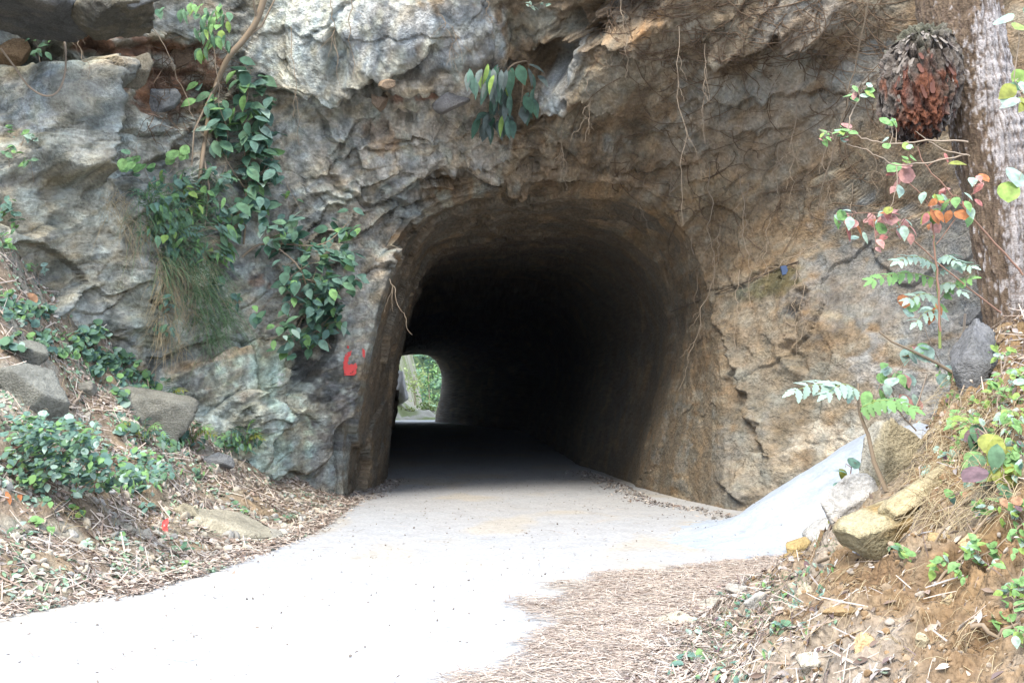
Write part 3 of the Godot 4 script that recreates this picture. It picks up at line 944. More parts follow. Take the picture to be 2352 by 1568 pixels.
# ---------------------------------------------------------------- the tree with the burl on the right bank
func make_tree() -> void:
	var D := 10.0
	var axis := []
	for p in [[2410, 1010, 0.35], [2378, 860, 0.33], [2346, 650, 0.305], [2305, 450, 0.285], [2264, 270, 0.275], [2224, 120, 0.30], [2200, 0, 0.315], [2178, -150, 0.31], [2150, -400, 0.30], [2130, -700, 0.28], [2120, -1000, 0.25]]:
		var q := at(p[0], p[1], D)
		axis.append([q, p[2]])
	var node := base("tree", axis[1][0], "big leaning tree trunk with pale flaking bark at the right edge", "tree")
	var root: Vector3 = axis[1][0]
	var pts := []
	for a in axis: pts.append(a[0])
	var rows := 420; var cols := 200
	var pos := PackedVector3Array(); pos.resize(rows * cols)
	var col := PackedColorArray(); col.resize(rows * cols)
	for i in rows:
		var t := 6.6 * i / (rows - 1.0)
		if i > 380: t = lerpf(6.6 * 380 / 419.0, 10.0, (i - 380) / 39.0)
		var c := catmull(pts, t)
		var k := mini(int(t), 9)
		var r: float = lerpf(axis[k][1], axis[k + 1][1], t - k)
		if t < 1.5: r *= 1.0 + 0.25 * pow((1.5 - t) / 1.5, 2.0)
		for j in cols:
			var a := TAU * j / (cols - 1)
			var dir := Vector3(cos(a), 0.05, sin(a))
			var w := c + dir * r
			# long vertical plates and cross cracks
			var s := Vector3(w.x * 3.0, w.y * 0.55, w.z * 3.0)
			var ridge: float = nz.ridge.get_noise_3d(s.x * 2.4, s.y * 2.0, s.z * 2.4)
			var fl := facet(Vector3(w.x * 30.0 + w.y * 2.0, w.y * 3.6, w.z * 30.0))
			var crack := exp(-pow(f_edge / 0.14, 2.0))
			facet(Vector3(w.x * 11.0, w.y * 34.0, w.z * 11.0))
			crack = maxf(crack, 0.8 * exp(-pow(f_edge / 0.12, 2.0)) * smoothstep(-0.1, 0.3, nz.blotch.get_noise_3d(w.x * 1.5, w.y * 1.5, w.z * 1.5)))
			var low: float = nz.blotch.get_noise_3d(w.x * 0.5, w.y * 0.35, w.z * 0.5)
			var h: float = r + ridge * 0.02 + fl * 0.012 - crack * 0.009 + low * 0.03
			# ring-like folds right of the burl
			var band := w.y + (w.x - 3.6) * -0.25
			h += 0.006 * sin(band * 62.0 + nz.lump.get_noise_3d(w.x, w.y, w.z) * 3.0) * smoothstep(3.2, 3.5, w.y) * smoothstep(4.4, 4.1, w.y) * clampf(dir.x + 0.6, 0.0, 1.0)
			pos[i * cols + j] = c + dir * h - root
			var m: float = nz.blotch.get_noise_3d(w.x * 1.2, w.y * 0.4, w.z * 1.2)
			var f: float = nz.speck.get_noise_3d(w.x * 2.0, w.y * 0.9, w.z * 2.0)
			# the pale lichen skin covers a ragged strip down the middle and right of the trunk
			var strip := 0.9 - absf(cos(a) - 0.25) * 1.25 - smoothstep(4.0, 4.7, w.y) * 0.5
			var pale := smoothstep(-0.05, 0.25, strip + m * 1.3 + f * 0.9 + ridge * 0.5)
			var cc := Color(0.17, 0.125, 0.09).lerp(Color(0.37, 0.345, 0.345), pale)
			cc = cc.lerp(Color(0.13, 0.095, 0.075), smoothstep(0.3, 0.9, crack) * 0.75)
			var g := 1.0 + 0.35 * f + fl * 0.3
			col[i * cols + j] = Color(cc.r * g, cc.g * g, cc.b * g) * 1.15
	put("trunk", grid_mesh(pos, col, rows, cols, false), M.bark, node)
	# burl: a knotted lump with peeling grey bark over red wood
	var bc := at(2112, 192, D - 0.22)
	rows = 300; cols = 360
	pos.resize(rows * cols); col.resize(rows * cols)
	for i in rows:
		var th := PI * i / (rows - 1)
		for j in cols:
			var ph := TAU * j / (cols - 1)
			var d := Vector3(sin(th) * cos(ph), cos(th), sin(th) * sin(ph))
			var r := Vector3(0.255, 0.40, 0.27)
			if d.y > 0.0: r.x *= 1.0 - 0.20 * d.y
			var sq := pow(pow(absf(d.x), 3.0) + pow(absf(d.y), 3.0) + pow(absf(d.z), 3.0), -1.0 / 3.0)
			var q := d * lerpf(1.0, sq, 0.6) * r
			q.x += 0.05 * (q.y / 0.4) * (1.0 if q.y > 0.0 else 0.3)
			var fl := facet(Vector3(q.x * 17.0 + 5.0 + q.y * 2.5, q.y * 3.6, q.z * 17.0))
			var e := f_edge
			var v: float = nz.ridge.get_noise_3d(q.x * 8.0, q.y * 1.6, q.z * 8.0)
			var fi: float = nz.fine.get_noise_3d(q.x * 4.0, q.y * 3.0, q.z * 4.0)
			var big: float = nz.lump.get_noise_3d(q.x * 1.4, q.y * 1.0, q.z * 1.4)
			# peeled red wood in the middle and lower front; crust elsewhere, in flakes
			var peeled := smoothstep(0.0, 0.16, 0.22 - Vector2(q.x * 1.05 + 0.02, (q.y + 0.13) * 0.55).length() + big * 0.3 + fl * 0.26 - smoothstep(0.05, 0.32, q.y) * 0.3)
			var h := (1.0 - peeled) * (0.018 + fl * 0.045 - exp(-pow(e / 0.1, 2.0)) * 0.02) + v * 0.045 + fi * 0.014 + big * 0.05
			if q.y < -0.25: h += fi * 0.03
			pos[i * cols + j] = q + d * h + bc - root
			var crust := Color(0.085, 0.07, 0.06).lerp(Color(0.165, 0.145, 0.13), smoothstep(-0.1, 0.4, fl + fi))
			crust = crust.lerp(Color(0.105, 0.11, 0.075), smoothstep(0.2, 0.34, q.y + big * 0.2) * 0.7)
			var wood := Color(0.105, 0.045, 0.034).lerp(Color(0.15, 0.06, 0.036), smoothstep(-0.1, 0.3, big + (-q.y) * 0.5))
			wood = wood.lerp(Color(0.055, 0.022, 0.018), smoothstep(-0.1, 0.4, -v))
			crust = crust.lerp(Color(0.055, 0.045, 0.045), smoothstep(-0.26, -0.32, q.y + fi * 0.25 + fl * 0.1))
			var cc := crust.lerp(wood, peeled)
			var g := 1.0 + 0.4 * fi
			col[i * cols + j] = Color(cc.r * g, cc.g * g, cc.b * g) * 1.2
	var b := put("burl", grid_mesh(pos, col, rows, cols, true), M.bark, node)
	b.set_meta("label", "red and grey knotted burl with peeling bark")
	var flakes := [Acc.new(), Acc.new(), Acc.new()]
	rng.seed = 404
	for k in 700:
		var d := rnd3().normalized()
		if d.z < -0.5: continue
		var r := Vector3(0.255, 0.40, 0.27)
		if d.y > 0.0: r.x *= 1.0 - 0.20 * d.y
		var sq := pow(pow(absf(d.x), 3.0) + pow(absf(d.y), 3.0) + pow(absf(d.z), 3.0), -1.0 / 3.0)
		var q := d * lerpf(1.0, sq, 0.6) * r
		q.x += 0.05 * (q.y / 0.4) * (1.0 if q.y > 0.0 else 0.3)
		var big: float = nz.lump.get_noise_3d(q.x * 1.4, q.y * 1.0, q.z * 1.4)
		var bare := 0.26 - Vector2(q.x * 1.05 + 0.02, (q.y + 0.13) * 0.62).length() + big * 0.22
		var which := 2 if bare > 0.06 else (0 if rng.randf() < 0.72 else 1)
		if bare > 0.06 and rng.randf() < 0.7: continue
		if q.y < -0.30: which = 1
		var along := (Vector3.DOWN + rnd3() * 0.4).slide(d)
		flakes[which].add(leaf_data["flake"], Transform3D(frame(along, d + rnd3() * 0.25, rng.randf_range(0.03, 0.11), rng.randf_range(0.5, 1.3)), q + d * (0.012 + big * 0.05 + rng.randf() * 0.016) + bc - root))
	for k in 3:
		var fk := put("bark_flakes", flakes[k].mesh(), M[["flake_grey", "flake_dark", "flake_red"][k]], node)
		fk.set_meta("kind", "stuff")
	# limbs that leave the frame at the top
	for s in [[2150, -400, 1700, -1300, 0.16], [2130, -650, 2700, -1500, 0.14]]:
		var acc := Acc.new()
		var pa := at(s[0], s[1], D); var pb := at(s[2], s[3], D + 1.5)
		var line := []
		for p in wiggle(pa, pb, 0.3, 10, s[0]): line.append(p - root)
		acc.tube(line, s[4], 0.05, 12)
		put("limb", acc.mesh(), M.wood, node)

# ---------------------------------------------------------------- plants
const VINES := "leafy plants growing on the cliff"
const SLOPE_PLANTS := "green plants on the left slope"
const BANK_PLANTS := "young plants on the right bank"
func make_cliff_plants() -> void:
	var g := ["deep", 3.0, "bluish", 4.0, "mid", 3.0, "fresh", 1.0, "silver", 0.5]
	leafy("shrub", "broad-leaved green shrub climbing the cliff below the woody vine", "shrub", VINES, {
		"clusters": [[575, 165, 35, 35, 14], [560, 240, 60, 40, 26], [510, 290, 55, 35, 18], [600, 250, 40, 25, 8], [560, 330, 70, 40, 34], [590, 400, 50, 40, 28], [500, 395, 45, 20, 12], [570, 470, 50, 40, 26], [470, 215, 20, 30, 6]],
		"stems": [[[[560, 560, 0.05], [565, 430, 0.2], [560, 300, 0.3], [575, 160, 0.3]], 0.018], [[[560, 430, 0.2], [500, 330, 0.3], [490, 230, 0.2]], 0.012], [[[565, 430, 0.2], [610, 380, 0.35], [610, 270, 0.3]], 0.012]],
		"dense": 1.5, "size": [0.19, 0.32], "lift": [0.12, 0.55], "mats": g, "hang": 0.5, "shape": ["ovate", 3.0, "ovate_flat", 1.0], "wood": "wood", "reach": 0.9})
	leafy("shrub", "dense leafy shrub hanging beside the left tunnel edge above the red paint", "shrub", VINES, {
		"clusters": [[640, 520, 50, 40, 20], [620, 570, 30, 40, 14], [700, 590, 60, 50, 30], [790, 520, 45, 30, 18], [760, 590, 50, 40, 22], [690, 660, 70, 50, 44], [760, 670, 60, 45, 34], [700, 740, 65, 50, 42], [760, 730, 45, 45, 26], [660, 790, 30, 30, 12], [590, 740, 15, 30, 5], [820, 640, 30, 20, 7]],
		"stems": [[[[555, 590, 0.02], [610, 560, 0.25], [690, 620, 0.45], [720, 740, 0.55], [760, 800, 0.5]], 0.02], [[[640, 560, 0.25], [740, 560, 0.5], [800, 510, 0.5]], 0.012], [[[690, 640, 0.4], [770, 650, 0.55], [840, 640, 0.4]], 0.01]],
		"dense": 1.35, "size": [0.16, 0.27], "lift": [0.15, 0.7], "mats": g, "hang": 0.5, "shape": ["ovate", 2.0, "ovate_flat", 2.0], "wood": "wood", "reach": 0.9})
	leafy("hanging_plant", "drooping long-leaved plant hanging from the hollow above the tunnel", "plant", VINES, {
		"clusters": [[1120, 165, 32, 26, 16], [1165, 185, 30, 35, 16], [1150, 240, 30, 35, 16], [1205, 235, 22, 25, 11], [1130, 275, 26, 28, 9], [1185, 270, 34, 24, 9], [1215, 160, 12, 16, 4]],
		"stems": [[[[1215, 140, 0.0], [1175, 150, 0.3], [1150, 200, 0.45], [1145, 270, 0.5]], 0.015], [[[1200, 150, 0.1], [1200, 210, 0.4], [1190, 265, 0.45]], 0.012]],
		"size": [0.24, 0.36], "lift": [0.2, 0.6], "mats": ["slate", 4.0, "bluish", 3.0, "deep", 2.0, "lime", 1.1], "hang": 1.6, "shape": ["lance", 2.0, "ovate", 0.6], "mess": 0.4, "flat": 0.3, "face": 0.8, "wood": "wood", "spread": 0.35})
	leafy("hanging_plant", "bright green drooping shrub at the top edge left of the grey overhang", "plant", VINES, {
		"clusters": [[350, 8, 24, 16, 9], [430, 12, 26, 16, 9], [470, 35, 40, 26, 18], [490, 75, 34, 24, 16], [470, 105, 18, 14, 6], [520, 60, 20, 40, 8]],
		"stems": [[[[440, -60, 0.5], [455, 0, 0.6], [475, 60, 0.65], [465, 110, 0.65]], 0.008], [[[450, -40, 0.5], [500, 30, 0.6], [510, 80, 0.6]], 0.006], [[[420, -60, 0.5], [380, -20, 0.6], [350, 10, 0.6]], 0.006]],
		"size": [0.15, 0.24], "lift": [0.4, 0.9], "mats": ["fresh", 3.0, "mid", 3.0, "lime", 1.0], "hang": 1.5, "shape": ["lance", 2.0, "ovate", 1.0], "mess": 0.4, "flat": 0.35, "face": 0.7})
	leafy("sprig", "small grey-green plant on the cliff top above the grey slab", "plant", VINES, {
		"clusters": [[1235, 10, 26, 9, 16]], "stems": [[[[1270, -20, 0.2], [1240, 5, 0.3], [1215, 15, 0.3]], 0.004]], "size": [0.06, 0.10], "mats": ["silver", 2.0, "bluish", 1.0], "lift": [0.2, 0.35]})
	leafy("sapling", "thin sapling with round light green and reddish leaves on the left ledge", "sapling", VINES, {
		"clusters": [[300, 350, 22, 24, 7], [320, 385, 24, 14, 7], [285, 360, 10, 16, 3], [405, 358, 22, 16, 6]],
		"stems": [[[[360, 440, 0.05], [335, 400, 0.3], [312, 350, 0.4], [318, 325, 0.4]], 0.006], [[[345, 420, 0.2], [390, 395, 0.35], [405, 350, 0.4]], 0.005]],
		"size": [0.12, 0.18], "lift": [0.3, 0.5], "mats": ["fresh", 4.0, "mid", 2.0, "dead", 1.2], "shape": ["round", 1.0], "hang": 0.7, "face": 0.9})
	for s in [[40, 305, 45, 16, 16, "silver", "pale sprig at the left edge against the grey slab"], [20, 495, 30, 38, 26, "bluish", "dark feathery sprig low on the left edge beside the slab"], [85, 100, 28, 26, 18, "mid", "small seedling growing under the top left boulder"], [15, 345, 22, 14, 7, "fresh", "few small leaves on a bare twig at the left edge"], [70, 375, 14, 16, 6, "fresh", "little drooping leaf group left of the slab edge"], [85, 620, 30, 18, 8, "silver", "broad pale leaves above the left slope"], [18, 545, 22, 14, 12, "fresh", "light green leaves at the left edge above the slope"], [690, 555, 20, 14, 8, "fresh", "light green twig tip between the two cliff shrubs"], [660, 452, 16, 6, 5, "lime", "tiny yellow-green seedling right of the climbing shrub"]]:
		leafy("sprig", s[6], "plant", VINES, {"clusters": [[s[0], s[1], s[2], s[3], s[4]]], "stems": [[[[s[0] + 6, s[1] + s[3] + 26, 0.0], [s[0], s[1] + 5, 0.2], [s[0] - s[2] * 0.6, s[1] - s[3] * 0.5, 0.25]], 0.005]], "size": [0.09, 0.15], "lift": [0.08, 0.3], "mats": [s[5], 2.0, "mid", 1.0, "fresh", 0.6], "hang": 0.4})
	# creepers, ferny growth between the rocks
	leafy("creeper", "ferny green growth with grass in the gully under the climbing shrub", "creeper", VINES, {
		"clusters": [[390, 420, 50, 25, 30], [440, 470, 70, 45, 80], [400, 540, 60, 40, 60], [500, 520, 40, 40, 40], [455, 580, 50, 25, 30], [400, 470, 70, 30, 30], [520, 580, 30, 20, 16]],
		"stems": [[[[450, 600, 0.02], [440, 520, 0.1], [400, 440, 0.15]], 0.006]],
		"dense": 1.6, "size": [0.10, 0.21], "lift": [0.03, 0.35], "mats": ["mid", 3.0, "fresh", 2.0, "bluish", 3.0, "lime", 0.4], "shape": ["lance", 1.4, "ovate", 1.0], "hang": 0.8, "reach": 0.5})
	leafy("creeper", "small green leaves in the rock gap above the shelf", "creeper", VINES, {
		"clusters": [[380, 690, 20, 14, 12], [375, 750, 20, 14, 10], [500, 650, 24, 20, 10], [540, 690, 20, 20, 8]],
		"size": [0.09, 0.17], "mats": ["bluish", 2.0, "mid", 2.0], "lift": [0.03, 0.2]})
	# liana
	var acc := Acc.new()
	var line := []
	for p in [[610, -20, 0.25], [590, 45, 0.3], [560, 90, 0.3], [525, 130, 0.3], [500, 185, 0.25], [483, 240, 0.2], [472, 310, 0.15], [462, 380, 0.1], [455, 450, 0.02]]: line.append(lifted(p[0], p[1], p[2]))
	var fine := []
	for k in 41: fine.append(catmull(line, k / 5.0) - line[0])
	acc.tube(fine, 0.05, 0.028, 9)
	var v := base("woody_vine", line[0], "thick bare woody vine running down the cliff left of the overhang", "vine")
	put("stem", acc.mesh(), M.wood, v)
	for s in [[[590, 45, 0.3], [575, -30, 0.45]], [[560, 90, 0.3], [600, 60, 0.3], [640, -20, 0.3]], [[500, 185, 0.25], [445, 300, 0.15], [440, 380, 0.1]], [[472, 310, 0.15], [455, 390, 0.15], [420, 500, 0.1]], [[465, 350, 0.12], [480, 430, 0.1], [470, 520, 0.1]]]:
		var l2 := []
		for p in s: l2.append(lifted(p[0], p[1], p[2]) - line[0])
		acc = Acc.new()
		acc.tube(l2, 0.022, 0.01, 6)
		put("side_stem", acc.mesh(), M.root, v)
func fern_patch() -> void:
	for s in [[395, 560, 6, 0.55, "large fern in the grassy gully under the climbing shrub"], [470, 500, 5, 0.5, "fern beside the stem of the climbing shrub"], [345, 470, 5, 0.4, "fern growing left of the gully grass"], [380, 925, 7, 0.45, "yellowish fern beside the lichen-covered rock"], [565, 1015, 6, 0.5, "fern at the foot of the lichen-covered rock face"], [440, 1010, 6, 0.5, "spreading fern below the creeper band"], [330, 1010, 5, 0.45, "fern right of the upright leafy bush"], [500, 430, 4, 0.4, "fern just under the lower leaves of the climbing shrub"]]:
		rng.seed = hash(s[4])
		var a := lifted(s[0], s[1], 0.03)
		var o := base("fern", a, s[4], "fern", "ferns on the cliff and slope")
		for k in int(s[2]):
			var ang: float = PI * (0.12 + 0.76 * (k + rng.randf() * 0.6) / s[2])
			var d: Vector3 = Vector3(cos(ang), sin(ang) * 0.6 - 0.1, rng.randf_range(0.3, 0.9)).normalized() * s[3] * rng.randf_range(0.7, 1.1)
			compound_leaf(o, a, a, a + d, 0.10, 11, 0.10 * s[3] / 0.5, ["mid", 2.0, "fresh", 2.0, "bluish", 1.0, "olive", 0.3], "lance")
func make_slope_plants() -> void:
	fern_patch()
	leafy("creeper", "band of small-leaved creeper running diagonally down the left slope", "creeper", SLOPE_PLANTS, {
		"clusters": [[60, 720, 60, 25, 40], [150, 790, 80, 30, 70], [260, 830, 70, 35, 80], [310, 880, 60, 35, 70], [330, 930, 60, 40, 60], [300, 970, 40, 25, 24], [60, 780, 60, 20, 30], [380, 960, 25, 30, 30], [30, 690, 40, 20, 20], [200, 760, 50, 20, 24], [390, 1000, 30, 40, 30]],
		"dense": 2.4, "size": [0.075, 0.14], "lift": [0.02, 0.2], "mats": ["mid", 3.0, "bluish", 3.0, "fresh", 1.5, "silver", 0.6], "shape": ["round", 1.0, "ovate_flat", 1.0], "hang": 0.3, "sprig": [2, 5]})
	leafy("bush", "upright leafy bush with thin bare stems on the left slope", "bush", SLOPE_PLANTS, {
		"clusters": [[60, 990, 70, 40, 70], [150, 1000, 80, 40, 80], [70, 1060, 80, 40, 70], [170, 1060, 70, 40, 60], [250, 1080, 50, 40, 40], [120, 1120, 90, 30, 40], [320, 1070, 60, 35, 30]],
		"stems": [[[[110, 1150, 0.0], [115, 1080, 0.1], [100, 970, 0.2]], 0.006], [[[130, 1150, 0.0], [135, 1060, 0.1], [150, 960, 0.2]], 0.006], [[[170, 1140, 0.0], [185, 1060, 0.1], [200, 960, 0.2]], 0.006], [[[215, 1130, 0.0], [225, 1060, 0.1], [235, 980, 0.2]], 0.005], [[[60, 1140, 0.0], [55, 1060, 0.1], [40, 980, 0.2]], 0.005], [[[150, 1160, 0.0], [200, 1110, 0.1], [260, 1060, 0.2]], 0.005]],
		"depth": -hit(140, 1150).z + 0.1, "thick": 0.5, "dense": 3.2, "size": [0.06, 0.105], "mats": ["mid", 2.0, "bluish", 4.0, "fresh", 2.0, "silver", 1.5], "shape": ["round", 0.5, "ovate_flat", 1.5], "hang": 0.3, "wood": "redstem", "reach": 0.3, "flat": 1.1, "arch": 0.1})
	leafy("creeper", "low green growth around the foot of the upright bush", "creeper", SLOPE_PLANTS, {
		"clusters": [[60, 1080, 70, 50, 60], [200, 1090, 80, 40, 70], [120, 1000, 100, 40, 60], [280, 1040, 60, 40, 50], [330, 1100, 50, 30, 30]],
		"size": [0.05, 0.10], "lift": [0.02, 0.16], "mats": ["mid", 2.0, "bluish", 4.0, "fresh", 2.0, "silver", 2.0], "shape": ["round", 1.0, "ovate_flat", 1.0], "flat": 0.9})
	leafy("creeper", "patchy green ground cover between the bush and the tunnel corner", "creeper", SLOPE_PLANTS, {
		"clusters": [[420, 1020, 50, 25, 26], [370, 1080, 60, 30, 40], [300, 1110, 50, 20, 20], [520, 1020, 50, 25, 30], [570, 1010, 30, 20, 20], [480, 1080, 40, 30, 10], [390, 1000, 30, 30, 30]],
		"dense": 2.0, "size": [0.08, 0.15], "lift": [0.02, 0.2], "mats": ["mid", 3.0, "bluish", 2.0, "fresh", 2.0], "shape": ["lance", 1.0, "ovate_flat", 1.0]})
	for s in [[205, 1090, 34, 18, 12, "lime", "bright yellow-green seedling in front of the leafy bush"], [178, 1165, 20, 14, 8, "lime", "smaller bright seedling lower on the left slope"], [385, 955, 22, 26, 20, "fresh", "light green fern beside the lichen-covered rock"], [60, 1225, 40, 18, 18, "silver", "low pale weed on the left slope near the road"], [330, 1175, 24, 14, 10, "bluish", "dark weed on the middle of the left slope"], [545, 1165, 20, 12, 9, "bluish", "weed beside the flat stone slab"], [230, 1240, 40, 18, 16, "silver", "pale weed above the bare earth patch"], [430, 1300, 26, 10, 10, "silver", "small weed at the road edge on the left"], [420, 1260, 30, 12, 10, "mid", "green weed just below the red wrapper"], [655, 1195, 20, 12, 8, "mid", "little weed near the tunnel corner by the road"], [360, 1040, 40, 18, 16, "silver", "round-leaved weed right of the bush"], [110, 1210, 30, 12, 10, "fresh", "weed left of the pale weed on the slope"]]:
		leafy("weed", s[6], "plant", SLOPE_PLANTS, {"clusters": [[s[0], s[1], s[2], s[3], s[4]]], "stems": [[[[s[0], s[1] + s[3] + 12, 0.0], [s[0] + 3, s[1], 0.04], [s[0], s[1] - s[3], 0.06]], 0.004]], "size": [0.07, 0.14], "lift": [0.02, 0.14], "mats": [s[5], 2.5, "mid", 1.0, "fresh", 0.6], "flat": 0.9})
	# single big dead leaves
	for s in [[65, 672, 0.17, "dead", "large heart-shaped brown leaf lying on top of the left slope", "round"], [16, 1128, 0.15, "orange", "orange dead leaf under the leafy bush", "round"], [50, 1135, 0.12, "orange", "curled orange leaf beside the leafy bush", "ovate"], [130, 700, 0.12, "dead", "curled brown leaf on the upper left slope", "ovate"]]:
		var o := put("fallen_leaf", leaf_mesh[s[5]], M[s[3]], null, lifted(s[0], s[1], 0.06))
		rng.seed = hash(s[4])
		o.basis = frame(Vector3(rng.randf_range(-1, 1), -0.7, 0.3), Vector3(0, 0.4, 1), s[2] * 1.3)
		tag(o, s[4], "leaf", "large fallen leaves")

func make_bank_plants() -> void:
	# pink and green sapling before the trunk
	var D := 9.0
	leafy("sapling", "sapling with pink and orange young leaves in front of the trunk", "sapling", BANK_PLANTS, {
		"depth": D, "thick": 0.2,
		"clusters": [[2135, 460, 50, 28, 14], [2070, 408, 30, 20, 6], [2055, 520, 70, 16, 10], [1990, 500, 70, 22, 22], [2000, 545, 40, 25, 8], [2130, 495, 35, 25, 10], [2215, 470, 40, 30, 8], [2250, 420, 18, 14, 5], [2195, 365, 12, 10, 2]],
		"stems": [[[[2160, 760, 0], [2155, 640, 0], [2145, 540, 0], [2140, 480, 0], [2085, 415, 0]], 0.009], [[[2300, 720, 0], [2200, 640, 0], [2090, 545, 0], [2040, 495, 0], [1960, 490, 0]], 0.006], [[[2352, 630, 0], [2270, 540, 0], [2190, 450, 0], [2120, 370, 0], [2110, 335, 0]], 0.008], [[[2150, 560, 0], [2220, 470, 0], [2240, 430, 0]], 0.004]],
		"size": [0.07, 0.125], "mats": ["pink", 4.0, "orange", 2.0, "silver", 3.0, "rose", 2.0, "fresh", 2.0, "olive", 0.7], "shape": ["ovate", 2.0, "round", 0.6, "lance", 0.7], "hang": 0.9, "face": 0.8, "wood": "redstem", "reach": 0.5, "arch": 0.2})
	leafy("branch", "bare thorny branch with few round leaves reaching left of the burl", "branch", BANK_PLANTS, {
		"depth": D - 0.3, "thick": 0.08,
		"clusters": [[1965, 225, 30, 22, 10], [1905, 305, 30, 10, 9], [1935, 310, 26, 16, 8], [2040, 290, 16, 20, 5], [2040, 320, 10, 8, 2], [1910, 318, 12, 8, 3], [2085, 330, 20, 8, 3], [2080, 362, 20, 8, 4]],
		"stems": [[[[2225, 325, 0], [2130, 322, 0], [2060, 330, 0], [1990, 320, 0], [1955, 300, 0], [1920, 305, 0], [1880, 298, 0]], 0.006], [[[1950, 300, 0], [1955, 260, 0], [1975, 225, 0], [1968, 200, 0]], 0.005], [[[2220, 355, 0], [2140, 372, 0], [2060, 378, 0], [2030, 365, 0], [1990, 345, 0], [1945, 330, 0]], 0.006], [[[2230, 358, 0], [2170, 345, 0], [2130, 320, 0], [2105, 302, 0]], 0.005], [[[2062, 378, 0], [2060, 430, 0], [2045, 480, 0]], 0.004]],
		"size": [0.05, 0.085], "mats": ["silver", 3.0, "fresh", 3.0, "pink", 1.6, "lime", 0.8], "shape": ["ovate_flat", 2.0, "round", 1.0], "hang": 0.2, "face": 0.7, "reach": 0.25, "arch": 0.1})
	var rl := put("hanging_leaf", leaf_mesh["round"], M.pink, null, at(2062, 400, D - 0.2))
	rl.basis = frame(Vector3(1, -0.1, 0.1), TO_CAM, 0.125)
	tag(rl, "large round pink leaf hanging below the burl", "leaf")
	# compound-leaved young trees
	rng.seed = 501
	var c1 := base("young_tree", at(2160, 800, 9.2), "young tree with pale toothed compound leaves left of the trunk base", "sapling", BANK_PLANTS)
	var r1 := c1.position
	var acc := Acc.new()
	acc.tube([Vector3.ZERO, at(2158, 700, 9.2) - r1, at(2150, 600, 9.2) - r1, at(2145, 540, 9.2) - r1], 0.011, 0.006, 6)
	put("stem", acc.mesh(), M.greenstem, c1)
	for s in [[2150, 610, 2065, 600, 8], [2150, 605, 2195, 600, 6], [2150, 640, 2005, 645, 9], [2155, 630, 2230, 612, 6], [2160, 690, 2090, 690, 6], [2160, 690, 2230, 640, 5], [2160, 720, 2105, 740, 4], [2155, 660, 2210, 670, 4]]:
		compound_leaf(c1, r1, at(s[0], s[1], 9.2), at(s[2], s[3], 9.0), 0.05, s[4], 0.10, ["silver", 3.0, "fresh", 1.0])
	var d2 := minf(-hit(2032, 1112).z, minf(-hit(2005, 1060).z, -hit(1995, 1000).z)) - 0.3
	var c2 := base("young_tree", at(2032, 1112, d2), "slender young tree with three toothed compound leaves beside the boulder", "sapling", BANK_PLANTS)
	var r2 := c2.position
	acc = Acc.new()
	var line := []
	for p in [[2036, 1128], [2008, 1060], [1995, 1000], [1975, 950], [1972, 910], [1972, 880]]: line.append(at(p[0], p[1], d2) - r2)
	acc.tube(line, 0.018, 0.006, 7)
	put("stem", acc.mesh(), M.wood, c2)
	for s in [[1972, 905, 1828, 897, 7, 0.13], [1972, 940, 2095, 938, 8, 0.12], [1975, 900, 1900, 905, 5, 0.12]]:
		compound_leaf(c2, r2, at(s[0], s[1], d2), at(s[2], s[3], d2 - 0.2), 0.06, s[4], s[5], ["silver", 2.0, "fresh", 1.0])
	leafy("weed", "twig with large curled green leaves above the slender young tree", "plant", BANK_PLANTS, {
		"depth": 9.5, "thick": 0.15, "clusters": [[2040, 870, 45, 25, 10], [2060, 900, 40, 25, 8], [2010, 915, 16, 14, 3], [2085, 800, 50, 12, 10], [2115, 720, 40, 30, 8], [2170, 870, 20, 16, 3]],
		"stems": [[[[2105, 990, 0], [2065, 940, 0], [2040, 890, 0], [2000, 880, 0]], 0.006], [[[2040, 890, 0], [2080, 830, 0], [2140, 790, 0]], 0.004], [[[2140, 790, 0], [2120, 740, 0], [2110, 700, 0]], 0.004]],
		"size": [0.09, 0.15], "mats": ["fresh", 3.0, "silver", 3.0, "pink", 0.8, "orange", 0.7, "lime", 0.5], "shape": ["ovate", 2.0, "round", 1.0], "hang": 0.8, "face": 0.8})
	# bare broken branch
	acc = Acc.new()
	var b0 := at(2270, 915, 9.3)
	line = []
	for p in [[2330, 920], [2240, 880], [2200, 862], [2150, 832], [2095, 805], [2050, 785], [2020, 762]]: line.append(at(p[0], p[1], 9.3) - b0)
	acc.tube(line, 0.016, 0.007, 7)
	var br := base("bare_branch", b0, "bare broken branch pointing left across the bank top", "branch")
	put("stem", acc.mesh(), M.wood, br)
	for s in [[2200, 862, 2218, 720, 0.012], [2090, 970, 2130, 860, 0.006]]:
		acc = Acc.new()
		acc.tube([at(s[0], s[1], 9.3) - b0, at((s[0] + s[2]) * 0.5 + 3, (s[1] + s[3]) * 0.5, 9.3) - b0, at(s[2], s[3], 9.3) - b0], s[4], s[4] * 0.8, 6)
		put("side_stem", acc.mesh(), M.twig, br)
	# low leafy growth on the bank
	leafy("shrub", "bright green small-leaved shrub at the foot of the trunk", "shrub", BANK_PLANTS, {
		"clusters": [[2300, 880, 50, 40, 40], [2220, 940, 50, 30, 40], [2310, 940, 40, 40, 40], [2200, 975, 40, 20, 20], [2330, 830, 20, 30, 14], [2280, 800, 26, 20, 10]],
		"stems": [[[[2290, 1010, 0.0], [2290, 940, 0.2], [2300, 860, 0.3]], 0.006], [[[2250, 1000, 0.0], [2230, 950, 0.15], [2200, 930, 0.2]], 0.005]],
		"size": [0.05, 0.085], "lift": [0.05, 0.4], "mats": ["lime", 3.0, "fresh", 4.0, "silver", 1.0], "shape": ["ovate", 1.0, "ovate_flat", 1.0]})
